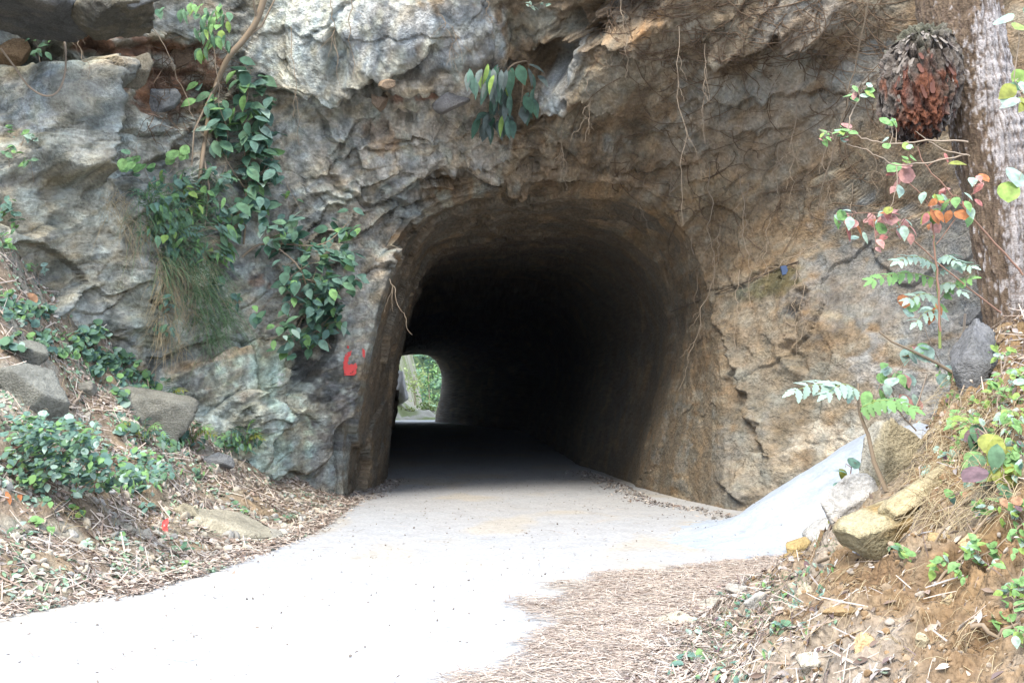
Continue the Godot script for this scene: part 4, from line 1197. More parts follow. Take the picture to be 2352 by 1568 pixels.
	leafy("creeper", "pale small-leaved growth tangled in the dry grass on the bank top", "creeper", BANK_PLANTS, {
		"clusters": [[2160, 990, 60, 40, 30], [2230, 1040, 70, 40, 40], [2320, 1060, 40, 50, 40], [2190, 1110, 60, 40, 24], [2300, 1150, 50, 40, 30], [2130, 1060, 40, 40, 14], [2180, 880, 50, 50, 24], [2230, 800, 40, 40, 20], [2330, 990, 30, 40, 24]],
		"size": [0.035, 0.07], "lift": [0.02, 0.22], "mats": ["silver", 2.0, "fresh", 3.0, "lime", 1.0, "bluish", 1.0, "dead", 1.5, "plum", 0.5], "shape": ["ovate", 1.0, "round", 0.6]})
	leafy("shrub", "cluster of big round yellowing leaves on the bank at right", "shrub", BANK_PLANTS, {
		"clusters": [[2260, 985, 30, 20, 6], [2290, 1020, 36, 25, 9], [2280, 1060, 36, 25, 9], [2280, 1095, 24, 14, 4]],
		"stems": [[[[2330, 1140, 0.0], [2300, 1080, 0.2], [2270, 1000, 0.3]], 0.006]],
		"size": [0.11, 0.17], "lift": [0.15, 0.35], "mats": ["mid", 3.0, "olive", 1.5, "plum", 1.0, "fresh", 1.5], "shape": ["round", 3.0, "ovate", 1.0], "hang": 1.0, "face": 0.9})
	leafy("creeper", "light green trailing creeper over the clay of the bank", "creeper", BANK_PLANTS, {
		"clusters": [[2270, 1270, 50, 30, 34], [2200, 1300, 50, 20, 16], [2130, 1290, 40, 14, 12], [2330, 1360, 30, 50, 34], [2330, 1440, 30, 40, 24], [2300, 1180, 60, 40, 26], [2340, 1250, 20, 40, 16], [2060, 1265, 30, 12, 7], [2250, 1130, 40, 30, 10]],
		"stems": [[[[2352, 1200, 0.05], [2270, 1270, 0.1], [2150, 1295, 0.08], [1990, 1300, 0.03]], 0.005], [[[2352, 1300, 0.05], [2330, 1380, 0.1], [2340, 1460, 0.05]], 0.004]],
		"size": [0.04, 0.075], "lift": [0.02, 0.18], "mats": ["lime", 2.0, "fresh", 5.0, "silver", 1.0], "shape": ["ovate", 1.0, "ovate_flat", 1.0], "wood": "wood"})
	leafy("creeper", "sparse green and purple weeds on the toe of the bank", "creeper", BANK_PLANTS, {
		"clusters": [[1760, 1370, 90, 35, 60], [1700, 1430, 110, 40, 60], [1650, 1490, 110, 40, 50], [1620, 1545, 100, 25, 40], [1850, 1350, 60, 40, 40], [1800, 1440, 70, 40, 34], [1880, 1300, 50, 20, 20], [1590, 1440, 40, 30, 8]],
		"size": [0.03, 0.06], "lift": [0.01, 0.10], "mats": ["bluish", 3.0, "silver", 2.0, "mid", 2.0, "plum", 1.3, "fresh", 1.5], "shape": ["ovate_flat", 1.0, "lance", 1.0], "flat": 0.9, "sprig": [2, 4]})
	leafy("weed", "small weed with two-tone leaves standing in front of the stone dust heap", "plant", BANK_PLANTS, {
		"depth": 10.4, "thick": 0.06, "clusters": [[1950, 1065, 28, 10, 4], [1955, 1130, 18, 10, 3], [1935, 1195, 20, 16, 5], [1945, 1180, 24, 10, 3]],
		"stems": [[[[1962, 1215, 0], [1952, 1150, 0], [1958, 1060, 0]], 0.009], [[[1975, 1210, 0], [1950, 1175, 0], [1935, 1170, 0]], 0.005]],
		"size": [0.10, 0.15], "mats": ["bluish", 2.0, "olive", 2.0, "plum", 1.0, "mid", 1.0], "shape": ["ovate", 1.0, "round", 0.5], "face": 0.8, "wood": "redstem"})
	for s in [[1660, 1365, 26, 16, 7, "bluish", "small green weed with flat leaves on the white stones"], [1600, 1440, 20, 16, 8, "silver", "green weed at the road side of the bank toe"], [1560, 1510, 40, 20, 14, "bluish", "blue-green weed at the lower left of the bank"], [2060, 1260, 30, 10, 6, "mid", "pair of shiny green leaves under the slab rock"], [1820, 1450, 26, 14, 7, "mid", "dark green weed in the middle of the bank"], [2320, 250, 40, 60, 0, "mid", ""]]:
		if s[4] > 0:
			leafy("weed", s[6], "plant", BANK_PLANTS, {"clusters": [[s[0], s[1], s[2], s[3], s[4]]], "stems": [[[[s[0], s[1] + s[3] + 10, 0.0], [s[0], s[1] - 5, 0.08]], 0.004]], "size": [0.06, 0.10], "lift": [0.03, 0.12], "mats": [s[5], 3.0, "fresh", 1.0], "flat": 0.8})
	leafy("branch", "big bright green leaves at the right edge beside the trunk", "branch", BANK_PLANTS, {
		"depth": 7.6, "thick": 0.05, "clusters": [[2335, 185, 16, 12, 3], [2340, 215, 16, 14, 3], [2345, 250, 14, 10, 2], [2330, 50, 20, 20, 3], [2345, 420, 14, 30, 3]],
		"stems": [[[[2400, 300, 0], [2360, 230, 0], [2330, 180, 0]], 0.004]], "size": [0.10, 0.15], "mats": ["lime", 1.0, "mid", 1.0, "silver", 1.0, "olive", 0.5], "shape": ["round", 1.0, "ovate_flat", 1.0], "face": 1.0})

# ---------------------------------------------------------------- hanging roots, grass, litter, stones
func make_roots() -> void:
	rng.seed = 91
	var list := [[520, 200, 690, 480], [668, 60, 690, 330], [760, -20, 775, 200], [805, -20, 812, 180], [990, -20, 1040, 110], [1040, 60, 1045, 165], [330, 30, 480, 330], [480, 40, 530, 430], [140, -20, 150, 160], [170, 30, 200, 180],
		[1560, 60, 1568, 520], [1545, 390, 1548, 470], [1630, 380, 1640, 660], [1700, 400, 1730, 700], [1720, 420, 1700, 560], [1790, 330, 1780, 480], [1830, 620, 1820, 760], [1845, 640, 1840, 780], [1830, 240, 1812, 470], [1770, 500, 1760, 640], [1655, 520, 1640, 640], [1880, 560, 1740, 640], [1620, 100, 1622, 330], [1900, 330, 1895, 520], [1640, 640, 1560, 900], [1860, 720, 1780, 760],
		[895, 640, 945, 770], [1430, -20, 1440, 180], [1400, 60, 1405, 190], [2000, 300, 2010, 450], [1480, 410, 1475, 500], [1960, 420, 1950, 560], [1120, -10, 1130, 90], [1290, 300, 1300, 440], [1350, 180, 1345, 330], [1700, 620, 1690, 800], [1590, 540, 1600, 700]]
	list.sort_custom(func(a, b): return a[0] < b[0])
	var nth := ["first", "second", "third", "fourth", "fifth", "sixth", "seventh", "eighth", "ninth", "tenth", "eleventh", "twelfth", "thirteenth", "fourteenth", "fifteenth", "sixteenth", "seventeenth", "eighteenth", "nineteenth", "twentieth", "twenty-first", "twenty-second", "twenty-third", "twenty-fourth", "twenty-fifth", "twenty-sixth", "twenty-seventh"]
	var count := [0, 0]
	for k in list.size():
		var s: Array = list[k]
		var dark: bool = s[0] == 895
		var a := lifted(s[0], s[1], 0.12)
		var b := lifted(s[2], s[3], 0.12)
		var dmin := minf(-a.z, -b.z)
		a = at(s[0], s[1], minf(-a.z, dmin + 0.5)); b = at(s[2], s[3], minf(-b.z, dmin + 0.4))
		if dark: a = at(s[0], s[1], 20.6); b = at(s[2], s[3], 20.5)
		var acc := Acc.new()
		var pts := wiggle(Vector3.ZERO, b - a, 0.13, 22, k * 3.1)
		acc.tube(pts, 0.0055 + 0.003 * rng.randf(), 0.003, 5)
		for f in rng.randi_range(1, 4):
			var i := rng.randi_range(3, 13)
			var e: Vector3 = pts[i] + Vector3(rng.randf_range(-0.25, 0.25), -rng.randf_range(0.15, 0.5), rng.randf_range(-0.05, 0.1))
			acc.tube(wiggle(pts[i], e, 0.05, 8, k + f * 7.7), 0.0035, 0.002, 4)
		var where := "over brown rock right of the mouth" if s[0] > 1250 else ("over grey rock left of the mouth" if not dark else "")
		var brown := 1 if s[0] > 1250 else 0
		var size := "long" if absf(s[3] - s[1]) > 200 else "short"
		var label: String = "thin %s root %s, %s counted from left" % [size, where, nth[count[brown]]]
		if not dark: count[brown] += 1
		if dark: label = "branching thin root hanging into the dark tunnel mouth at left"
		var o := base("hanging_root", a, label, "root", "thin roots hanging over the rock")
		put("strand", acc.mesh(), M.root, o)
	# loop of vine at the top left, rope-like vine before the right wall
	var acc := Acc.new()
	var line := []
	for p in [[0, 110, 0.5], [30, 150, 0.5], [65, 198, 0.5], [105, 220, 0.5], [135, 205, 0.5], [150, 150, 0.5], [145, 60, 0.5], [143, -20, 0.5]]: line.append(lifted(p[0], p[1], p[2]))
	var fine := []
	for k in 36: fine.append(catmull(line, k / 5.0) - line[0])
	acc.tube(fine, 0.014, 0.012, 6)
	var lp := base("vine_loop", line[0], "thin vine hanging in a loop below the top left boulder", "vine")
	put("strand", acc.mesh(), M.twig, lp)
	acc = Acc.new()
	var r0 := at(2003, -30, 13.5); var r1 := at(1880, 480, 15.5)
	acc.tube(wiggle(Vector3.ZERO, r1 - r0, 0.12, 20, 7.0), 0.008, 0.007, 6)
	var rv := base("rope_vine", r0, "long straight dark vine slanting down before the brown wall", "vine")
	put("strand", acc.mesh(), M.wood, rv)
	# cable along the right wall with a small blue clip
	acc = Acc.new()
	line = []
	for p in [[1542, 716], [1600, 692], [1650, 672], [1720, 645], [1790, 615], [1835, 600]]: line.append(lifted(p[0], p[1], 0.04))
	fine = []
	for p in line: fine.append(p - line[0])
	acc.tube(fine, 0.010, 0.010, 6)
	var cb := base("cable", line[0], "dark cable running along the right tunnel wall", "cable")
	put("strand", acc.mesh(), M.dark_twig, cb)
	var clip := BoxMesh.new(); clip.size = Vector3(0.10, 0.13, 0.06)
	var cm := put("clip", clip, M.blue_cloth, cb, lifted(1803, 620, 0.03) - line[0])
	cm.rotation.z = 0.2
	# tangle of rootlets over the right overhang
	acc = Acc.new()
	rng.seed = 17
	for k in 240:
		var px := rng.randf_range(1380, 2060)
		var py := rng.randf_range(-20, 150) if rng.randf() < 0.75 else rng.randf_range(120, 520)
		var a := lifted(px, py, 0.02)
		var ang := rng.randfn(0.3, 0.9)
		var L := rng.randf_range(0.3, 1.3)
		var pp := []
		for q in 8:
			var f := q / 7.0
			var h := lifted(px + cos(ang) * L * f * 160.0 + 22.0 * sin(f * 5.0 + k), py + sin(ang) * L * f * 160.0 + 10.0 * cos(f * 6.0 + k), 0.02)
			pp.append(h)
		acc.tube(pp, 0.008, 0.004, 4)
	for k in 90:
		var px := rng.randf_range(330, 520)
		var py := rng.randf_range(90, 300)
		var ang := rng.randfn(0.6, 0.9)
		var pp := []
		for q in 6:
			var f := q / 5.0
			pp.append(lifted(px + cos(ang) * f * 70.0, py + sin(ang) * f * 60.0 + 8.0 * sin(f * 6.0 + k), 0.05))
		acc.tube(pp, 0.006, 0.003, 4)
	var o := put("rootlets", acc.mesh(), M.rootlet)
	tag(o, "tangle of fine dark rootlets clinging to the overhanging rock", "rootlets", "", "stuff")

func blades(called: String, label: String, mat: String, spots: Array, hgt: Array, lean: Vector3, droop: float, wide := 0.006) -> void:
	rng.seed = hash(label)
	var acc := Acc.new()
	for s in spots:
		for k in int(s[4]):
			var q := Vector2.from_angle(rng.randf() * TAU) * sqrt(rng.randf())
			var p := lifted(s[0] + q.x * s[2], s[1] + q.y * s[3], 0.01)
			var h := rng.randf_range(hgt[0], hgt[1])
			var d := (lean + rnd3() * 0.8).normalized()
			var pts := []
			for i in 5:
				var f := i / 4.0
				pts.append(p + d * h * f + Vector3.DOWN * droop * h * f * f)
			acc.tube(pts, wide * rng.randf_range(0.6, 1.2), wide * 0.2, 3)
	var o := put(called, acc.mesh(), M[mat])
	tag(o, label, called.replace("_", " "), "", "stuff")
func make_grass() -> void:
	blades("grass", "long green grass hanging over the rock shelf on the left", "green_grass", [[470, 640, 40, 40, 90], [480, 720, 50, 50, 130], [450, 690, 40, 40, 60], [395, 600, 50, 40, 120], [350, 480, 40, 50, 110], [430, 440, 70, 40, 110], [480, 780, 40, 15, 30], [420, 530, 60, 40, 110]], [0.3, 0.7], Vector3(0.5, 0.35, 0.5), 0.8)
	blades("dry_grass", "straw-coloured dry grass and roots in the rock gap on the left", "dry_grass", [[390, 640, 40, 60, 160], [380, 740, 25, 50, 80], [320, 520, 50, 40, 80], [440, 600, 60, 40, 80], [270, 460, 40, 25, 40], [400, 800, 30, 25, 30], [460, 700, 50, 60, 50]], [0.2, 0.5], Vector3(0.2, 0.1, 0.5), 0.9, 0.005)
	blades("dry_grass", "dry grass stalks and fine roots along the top of the right bank", "dry_grass", [[2200, 1010, 80, 50, 130], [2150, 1080, 60, 50, 100], [2260, 1060, 80, 60, 140], [2300, 1130, 60, 60, 140], [2170, 1170, 60, 50, 140], [2200, 930, 60, 60, 120], [2300, 960, 60, 50, 100]], [0.12, 0.40], Vector3(-0.2, 0.45, 0.4), 0.6, 0.003)
	blades("dry_grass", "short dry stalks scattered over the clay of the bank", "dry_grass", [[1950, 1330, 120, 50, 50], [2100, 1400, 150, 100, 50], [1800, 1420, 120, 70, 70], [2250, 1480, 90, 70, 40], [1700, 1480, 120, 70, 60]], [0.08, 0.28], Vector3(-0.3, 0.5, 0.4), 0.9, 0.0025)
	blades("grass", "thin green grass on the toe of the right bank", "green_grass", [[1780, 1360, 80, 40, 70], [1700, 1430, 90, 50, 60], [1900, 1250, 40, 20, 24], [1640, 1500, 90, 40, 50]], [0.06, 0.16], Vector3(0, 0.9, 0.3), 0.5, 0.0025)
	blades("dry_grass", "dry stalks standing among the litter of the left slope", "dry_grass", [[120, 950, 110, 80, 40], [250, 1200, 150, 60, 40], [100, 780, 90, 60, 30], [450, 1120, 80, 40, 30]], [0.15, 0.45], Vector3(0.1, 0.8, 0.3), 0.5, 0.004)

func scatter(called: String, label: String, shape: String, mat: String, count: int, sd: int, where: Callable, size: Array, cols: Array, flat := 0.5) -> void:
	rng.seed = sd
	var mm := MultiMesh.new()
	mm.transform_format = MultiMesh.TRANSFORM_3D
	mm.use_colors = true
	mm.mesh = leaf_mesh[shape]
	mm.instance_count = count
	for k in count:
		var p: Vector3 = where.call()
		p.y = ground_at(p.x, -p.z) + 0.006
		var up := (up_at(p) + rnd3() * flat).normalized()
		var s := rng.randf_range(size[0], size[1])
		var d := rnd3().slide(up)
		mm.set_instance_transform(k, Transform3D(frame(d, up if rng.randf() < 0.6 else -up, s, rng.randf_range(0.7, 1.3)), p + up * s * 0.06 - d.normalized() * s * 0.5))
		var c: Color = cols[rng.randi() % cols.size()]
		mm.set_instance_color(k, c * rng.randf_range(0.6, 1.05))
	var o := MultiMeshInstance3D.new()
	o.multimesh = mm
	o.material_override = M[mat]
	o.name = numbered(called)
	add_child(o)
	tag(o, label, "litter", "", "stuff")
func left_spot() -> Vector3:
	while true:
		var D := rng.randf_range(8.5, 21.0)
		var x: float = curve(LEFT_TOE, D) + 0.25 - 5.2 * pow(rng.randf(), 1.2)
		if x > -0.40 * D - 0.4 and nz.rag.get_noise_2d(x * 1.4, D * 1.4) > rng.randf_range(-0.4, 0.3): return Vector3(x, 0, -D)
	return Vector3.ZERO
func weedy_spot() -> Vector3:
	while true:
		var p := left_spot()
		if nz.rag.get_noise_2d(p.x * 0.9 + 70.0, p.z * 0.9) > 0.08 - 0.12 * left_height(p.x, -p.z): return p
	return Vector3.ZERO
func left_edge_spot() -> Vector3:
	var D := rng.randf_range(8.0, 21.0)
	return Vector3(curve(LEFT_TOE, D) + rng.randfn(0.02, 0.13), 0, -D)
func bank_spot() -> Vector3:
	while true:
		var D := rng.randf_range(4.2, 13.5)
		var x := rng.randf_range(0.6, 6.0)
		if x > 0.5 * D + 0.5: continue
		var b := bank_dist(x, D)
		if b < -0.1 or b > 4.0: continue
		var bare := smoothstep(0.55, 1.0, b) * smoothstep(2.3, 1.8, b)     # the fresh clay scar stays clear
		if D < 10.5 and rng.randf() < bare * 0.9: continue
		return Vector3(x, 0, -D)
	return Vector3.ZERO
func shoulder_spot() -> Vector3:
	while true:
		var D := rng.randf_range(6.8, 14.0)
		var x := rng.randf_range(-0.9, 3.0)
		var b := bank_dist(x, D)
		var n: float = 0.45 * nz.rag.get_noise_2d(x * 1.2, D * 0.9)
		if b < 0.25 and b + shoulder(D) + n > rng.randf_range(-0.25, 0.3): return Vector3(x, 0, -D)
	return Vector3.ZERO
func road_spot() -> Vector3:
	while true:
		var D := rng.randf_range(6.8, 27.0)
		var x := rng.randf_range(-4.2, 3.0)
		if x > curve(LEFT_TOE, D) and (D > 15.0 or bank_dist(x, D) < -0.3): return Vector3(x, 0, -D)
	return Vector3.ZERO
func mouth_spot() -> Vector3:
	if rng.randf() < 0.45: return Vector3(-2.45 + rng.randfn(0.0, 0.16), 0, -rng.randf_range(21.0, 26.0))
	var D := rng.randf_range(17.0, 29.0)
	return Vector3(curve([[17.0, 3.3], [18.5, 3.0], [20.5, 2.25], [24.7, 2.1], [29.0, 1.7]], D) - absf(rng.randfn(0.05, 0.22)), 0, -D)
func make_litter() -> void:
	var tans := [Color(0.46, 0.385, 0.32), Color(0.40, 0.325, 0.27), Color(0.52, 0.46, 0.40), Color(0.27, 0.20, 0.16), Color(0.16, 0.115, 0.095), Color(0.44, 0.36, 0.31), Color(0.35, 0.31, 0.285)]
	var greys := [Color(0.34, 0.32, 0.31), Color(0.25, 0.22, 0.21), Color(0.42, 0.37, 0.33), Color(0.20, 0.15, 0.12), Color(0.13, 0.095, 0.09)]
	scatter("leaf_litter", "brown fallen leaves covering the left slope", "curl", "litter", 14000, 1, left_spot, [0.03, 0.09], tans + [Color(0.20, 0.15, 0.12), Color(0.24, 0.20, 0.18)])
	scatter("straw_litter", "dry stalks and twigs lying on the left slope", "straw", "litter", 5000, 2, left_spot, [0.10, 0.42], tans, 0.35)
	scatter("leaf_litter", "fallen leaf fragments along the left road edge", "curl", "litter", 5000, 3, left_edge_spot, [0.02, 0.07], tans)
	scatter("leaf_litter", "fallen leaves and fragments on the right bank", "curl", "litter", 15000, 4, bank_spot, [0.02, 0.075], tans + greys)
	scatter("straw_litter", "dry needles and twigs on the right bank", "straw", "litter", 12500, 5, bank_spot, [0.06, 0.26], tans + greys, 0.4)
	scatter("straw_litter", "dry needles strewn over the right road shoulder", "straw", "litter", 26000, 6, shoulder_spot, [0.06, 0.20], tans + [Color(0.55, 0.45, 0.37)], 0.10)
	scatter("leaf_litter", "leaf bits among the needles of the right shoulder", "curl", "litter", 2500, 7, shoulder_spot, [0.015, 0.05], tans, 0.3)
	scatter("leaf_litter", "few leaves and specks scattered on the pale road", "curl", "litter", 800, 8, road_spot, [0.012, 0.036], [Color(0.16, 0.12, 0.09), Color(0.11, 0.085, 0.07), Color(0.24, 0.19, 0.15)], 0.15)
	scatter("straw_litter", "few dry stalks scattered on the pale road", "straw", "litter", 420, 9, road_spot, [0.05, 0.22], tans, 0.05)
	var greens := [Color(0.16, 0.26, 0.17), Color(0.22, 0.33, 0.20), Color(0.32, 0.42, 0.33), Color(0.22, 0.31, 0.25)]
	scatter("ground_cover", "tiny green weeds sprouting all over the left slope", "ovate_flat", "litter", 6500, 12, weedy_spot, [0.03, 0.085], greens, 0.9)
	scatter("ground_cover", "tiny green weeds sprouting on the right bank", "ovate_flat", "litter", 1500, 13, bank_spot, [0.02, 0.05], greens, 0.9)
	scatter("leaf_litter", "dead leaves drifted along the tunnel mouth walls", "curl", "litter", 1500, 10, mouth_spot, [0.02, 0.08], greys)

func make_stones() -> void:
	# boulders on the cliff top at left
	var bd := "boulders overhanging the top left corner"
	stone("boulder", "smooth brown boulder overhanging the top left corner under the green leaves", at(285, 10, 16.3), Vector3(0.72, 0.52, 0.8), Vector3(0.1, 0.3, -0.15), 5, Color(0.15, 0.135, 0.105), bd, 9, 60, Color(0.11, 0.105, 0.09), 0.05)
	stone("boulder", "dark grey boulder at the very top left corner", at(80, 5, 16.2), Vector3(0.85, 0.55, 0.8), Vector3(0, 0.2, 0.1), 8, Color(0.12, 0.12, 0.12), bd, 10, 60, Color(0.16, 0.15, 0.135), 0.05)
	stone("boulder", "pale grey rock wedged between the two top left boulders", at(325, -15, 15.9), Vector3(0.32, 0.34, 0.4), Vector3(0, 0, 0.2), 9, Color(0.19, 0.19, 0.185), bd, 10, 40)
	for s in [[410, 135, 0.28, 0.24, 11, Color(0.17, 0.12, 0.085), "brown angular rock in the red soil below the boulders"], [310, 165, 0.40, 0.28, 12, Color(0.20, 0.18, 0.14), "tan block with a flat top at the head of the slab"], [370, 235, 0.30, 0.3, 13, Color(0.21, 0.215, 0.215), "grey rounded rock in the gully right of the slab"], [25, 120, 0.25, 0.26, 14, Color(0.22, 0.15, 0.09), "orange-brown stone at the left edge under the boulder"], [890, 195, 0.14, 0.09, 15, Color(0.28, 0.21, 0.15), "tan wedge stone stuck under the grey overhang"], [870, 235, 0.16, 0.2, 16, Color(0.27, 0.20, 0.145), "tan angular plate below the wedge stone"],
			[1040, 235, 0.32, 0.2, 17, Color(0.25, 0.235, 0.225), "grey flat plate jutting under the red soil line"]]:
		stone("rock", s[6], lifted(s[0], s[1], 0.0), Vector3(s[2], s[3], 0.22), Vector3(0.2, 0.3, 0.2), s[4], s[5], "rocks set in the cliff", 12, 34, Color(0, 0, 0), 0.03)
	# left slope
	var ls := "stones lying on the left slope"
	for s in [[485, 1195, 0.85, 0.13, 0.5, 21, Color(0.37, 0.34, 0.265), "flat pale stone slab on the left slope above the road"], [570, 1228, 0.55, 0.12, 0.36, 22, Color(0.36, 0.34, 0.29), "second flat stone beside the pale slab"], [430, 1175, 0.25, 0.08, 0.2, 23, Color(0.36, 0.32, 0.23), "small flat stone at the upper end of the pale slab"], [75, 925, 0.62, 0.42, 0.4, 24, Color(0.21, 0.21, 0.185), "grey-green rock half buried in the left slope"], [315, 955, 0.95, 0.62, 0.45, 25, Color(0.215, 0.21, 0.18), "large grey rock behind the creeper on the left slope"], [190, 900, 0.25, 0.16, 0.2, 26, Color(0.22, 0.21, 0.18), "small rock above the bush on the left slope"], [60, 820, 0.3, 0.2, 0.25, 27, Color(0.19, 0.19, 0.165), "mossy rock at the left edge under the creeper"], [490, 1060, 0.3, 0.14, 0.2, 28, Color(0.24, 0.24, 0.235), "grey stone at the cliff foot near the fern"]]:
		stone("rock", s[7], lifted(s[0], s[1], 0.0), Vector3(s[2], s[3], s[4]), Vector3(0.25, 0.2, -0.15), s[5], s[6], ls, 14, 30, Color(0, 0, 0), 0.03)
	# right bank
	var rs := "rocks of the right bank"
	stone("boulder", "big grey boulder behind the slender young tree at the bank top", lifted(2066, 1088, 0.02), Vector3(0.33, 0.42, 0.34), Vector3(0, 0.3, 0.1), 31, Color(0.33, 0.31, 0.26), rs, 12, 50, Color(0.28, 0.24, 0.16))
	stone("boulder", "yellowish slab rock jutting out over the clay bank", lifted(2065, 1198, 0.12), Vector3(0.42, 0.19, 0.36), Vector3(0.2, 0.2, 0.42), 32, Color(0.35, 0.31, 0.20), rs, 12, 50, Color(0.26, 0.18, 0.08))
	stone("rock", "long tan rock on top of the slab rock", lifted(2105, 1135, 0.10), Vector3(0.30, 0.13, 0.22), Vector3(0.1, 0.1, 0.5), 33, Color(0.37, 0.31, 0.19), rs)
	stone("rock", "white flat rock between the dust heap and the slab rock", lifted(1905, 1222, 0.02), Vector3(0.34, 0.16, 0.25), Vector3(0.1, 0.2, 0.5), 34, Color(0.46, 0.45, 0.43), rs, 10, 34)
	stone("rock", "white rock below the boulder beside the dust heap", lifted(1955, 1160, 0.05), Vector3(0.36, 0.2, 0.25), Vector3(0, 0, 0.3), 35, Color(0.45, 0.43, 0.40), rs)
	stone("rock", "yellow-brown stone at the foot of the dust heap", lifted(1840, 1255, 0.03), Vector3(0.2, 0.17, 0.16), Vector3(0, 0.4, 0.2), 36, Color(0.38, 0.28, 0.13), rs)
	stone("rock", "brown stone in front of the yellow stone by the heap", lifted(1822, 1285, 0.03), Vector3(0.17, 0.13, 0.15), Vector3(0, 0, 0.1), 37, Color(0.33, 0.24, 0.12), rs)
	stone("rock", "orange-tan stone tucked under the big boulder", lifted(1985, 1138, 0.05), Vector3(0.12, 0.08, 0.1), Vector3(0, 0, 0.1), 38, Color(0.42, 0.29, 0.14), rs)
	stone("boulder", "dark grey rock lump beside the trunk base", lifted(2240, 725, 2.5), Vector3(0.22, 0.17, 0.25), Vector3(0, 0, 0), 39, Color(0.12, 0.12, 0.12), rs, 14, 40)
	stone("boulder", "tall grey rock below the dark lump beside the trunk base", lifted(2240, 850, 0.2), Vector3(0.22, 0.42, 0.3), Vector3(0, 0, 0.05), 40, Color(0.17, 0.17, 0.175), rs, 14, 40, Color(0.13, 0.13, 0.13), 0.05)
	for s in [[1630, 1395, 0.22, 0.06, 41, Color(0.46, 0.42, 0.35), "pale flat stone at the tip of the bank toe"], [1560, 1430, 0.3, 0.07, 42, Color(0.47, 0.42, 0.34), "long pale stone along the bank toe"], [1700, 1355, 0.12, 0.08, 43, Color(0.40, 0.37, 0.33), "grey stone behind the pink scrap"], [1740, 1380, 0.14, 0.07, 44, Color(0.45, 0.44, 0.42), "light grey stone in the weeds of the bank toe"], [1860, 1525, 0.12, 0.07, 45, Color(0.50, 0.46, 0.38), "white stone at the bottom edge of the bank"], [1990, 1560, 0.10, 0.06, 46, Color(0.48, 0.46, 0.42), "white stone at the bottom edge right of another"], [2125, 1480, 0.05, 0.08, 47, Color(0.46, 0.40, 0.28), "upright pale stone in the clay bank"], [1990, 1480, 0.08, 0.06, 48, Color(0.42, 0.30, 0.17), "tan stone in the lower clay"], [2160, 1240, 0.09, 0.05, 49, Color(0.42, 0.30, 0.15), "ochre stone high in the clay bank"], [2080, 1270, 0.06, 0.05, 50, Color(0.40, 0.33, 0.23), "small tan stone under the slab rock"], [1850, 1360, 0.09, 0.07, 51, Color(0.42, 0.36, 0.27), "tan block in the upper bank toe"], [1930, 1400, 0.11, 0.05, 52, Color(0.34, 0.24, 0.13), "brown flat stone in the clay"], [2180, 1390, 0.07, 0.06, 53, Color(0.46, 0.37, 0.23), "pale ochre stone in the middle of the clay"], [1920, 1490, 0.05, 0.04, 54, Color(0.40, 0.38, 0.35), "small grey stone in the lower clay"], [2230, 1250, 0.10, 0.05, 55, Color(0.45, 0.33, 0.18), "orange stone beside the creeper"]]:
		stone("stone", s[6], lifted(s[0], s[1], 0.0), Vector3(s[2], s[3], s[2] * 0.8), Vector3(0.3, 0.4, 0.2), s[4], s[5], "stones of the bank toe and clay", 12, 18)
	# countless smaller stones: stuff
	for spec in [["small_stones", "small stones and clods on the right bank", 5000, bank_scar_spot, [0.006, 0.026], [Color(0.21, 0.14, 0.078), Color(0.25, 0.19, 0.13), Color(0.19, 0.125, 0.068), Color(0.30, 0.26, 0.22)]], ["small_stones", "small stones on the left slope", 1100, left_low_spot, [0.02, 0.07], [Color(0.34, 0.31, 0.26), Color(0.38, 0.33, 0.26), Color(0.28, 0.27, 0.25)]], ["small_stones", "gravel along the tunnel corner and the wall foot", 350, mouth_spot, [0.010, 0.04], [Color(0.24, 0.22, 0.20), Color(0.18, 0.165, 0.15)]], ["small_stones", "pebbles scattered over the road", 260, road_spot, [0.005, 0.014], [Color(0.14, 0.12, 0.105), Color(0.2, 0.175, 0.155)]]]:
		var mm := MultiMesh.new()
		mm.transform_format = MultiMesh.TRANSFORM_3D
		mm.use_colors = true
		mm.mesh = stone_mesh(Vector3.ONE, 71, Color(0.78, 0.78, 0.78), 9, 10, 0.0)
		mm.instance_count = spec[2]
		rng.seed = hash(spec[1])
		for k in int(spec[2]):
			var p: Vector3 = spec[3].call()
			p.y = ground_at(p.x, -p.z) + 0.002
			var s := rng.randf_range(spec[4][0], spec[4][1]) * (1.0 if rng.randf() < 0.85 else 1.5)
			mm.set_instance_transform(k, Transform3D(Basis.from_euler(rnd3() * 3.0) * Basis.from_scale(Vector3(s, s * 0.6, s * 0.8)), p))
			mm.set_instance_color(k, spec[5][rng.randi() % spec[5].size()] * rng.randf_range(0.75, 1.2))
		var o := MultiMeshInstance3D.new()
		o.multimesh = mm; o.material_override = M.pebble
		o.name = numbered(spec[0])
		add_child(o)
		tag(o, spec[1], "stones", "", "stuff")
func bank_scar_spot() -> Vector3:
	while true:
		var D := rng.randf_range(4.2, 12.8)
		var x := rng.randf_range(0.6, 5.0)
		var b := bank_dist(x, D)
		if x < 0.41 * D + 0.3 and b > -0.05 and b < 2.6: return Vector3(x, 0, -D)
	return Vector3.ZERO
func left_low_spot() -> Vector3:
	var D := rng.randf_range(8.5, 20.0)
	return Vector3(curve(LEFT_TOE, D) - 2.4 * pow(rng.randf(), 1.4), 0, -D)

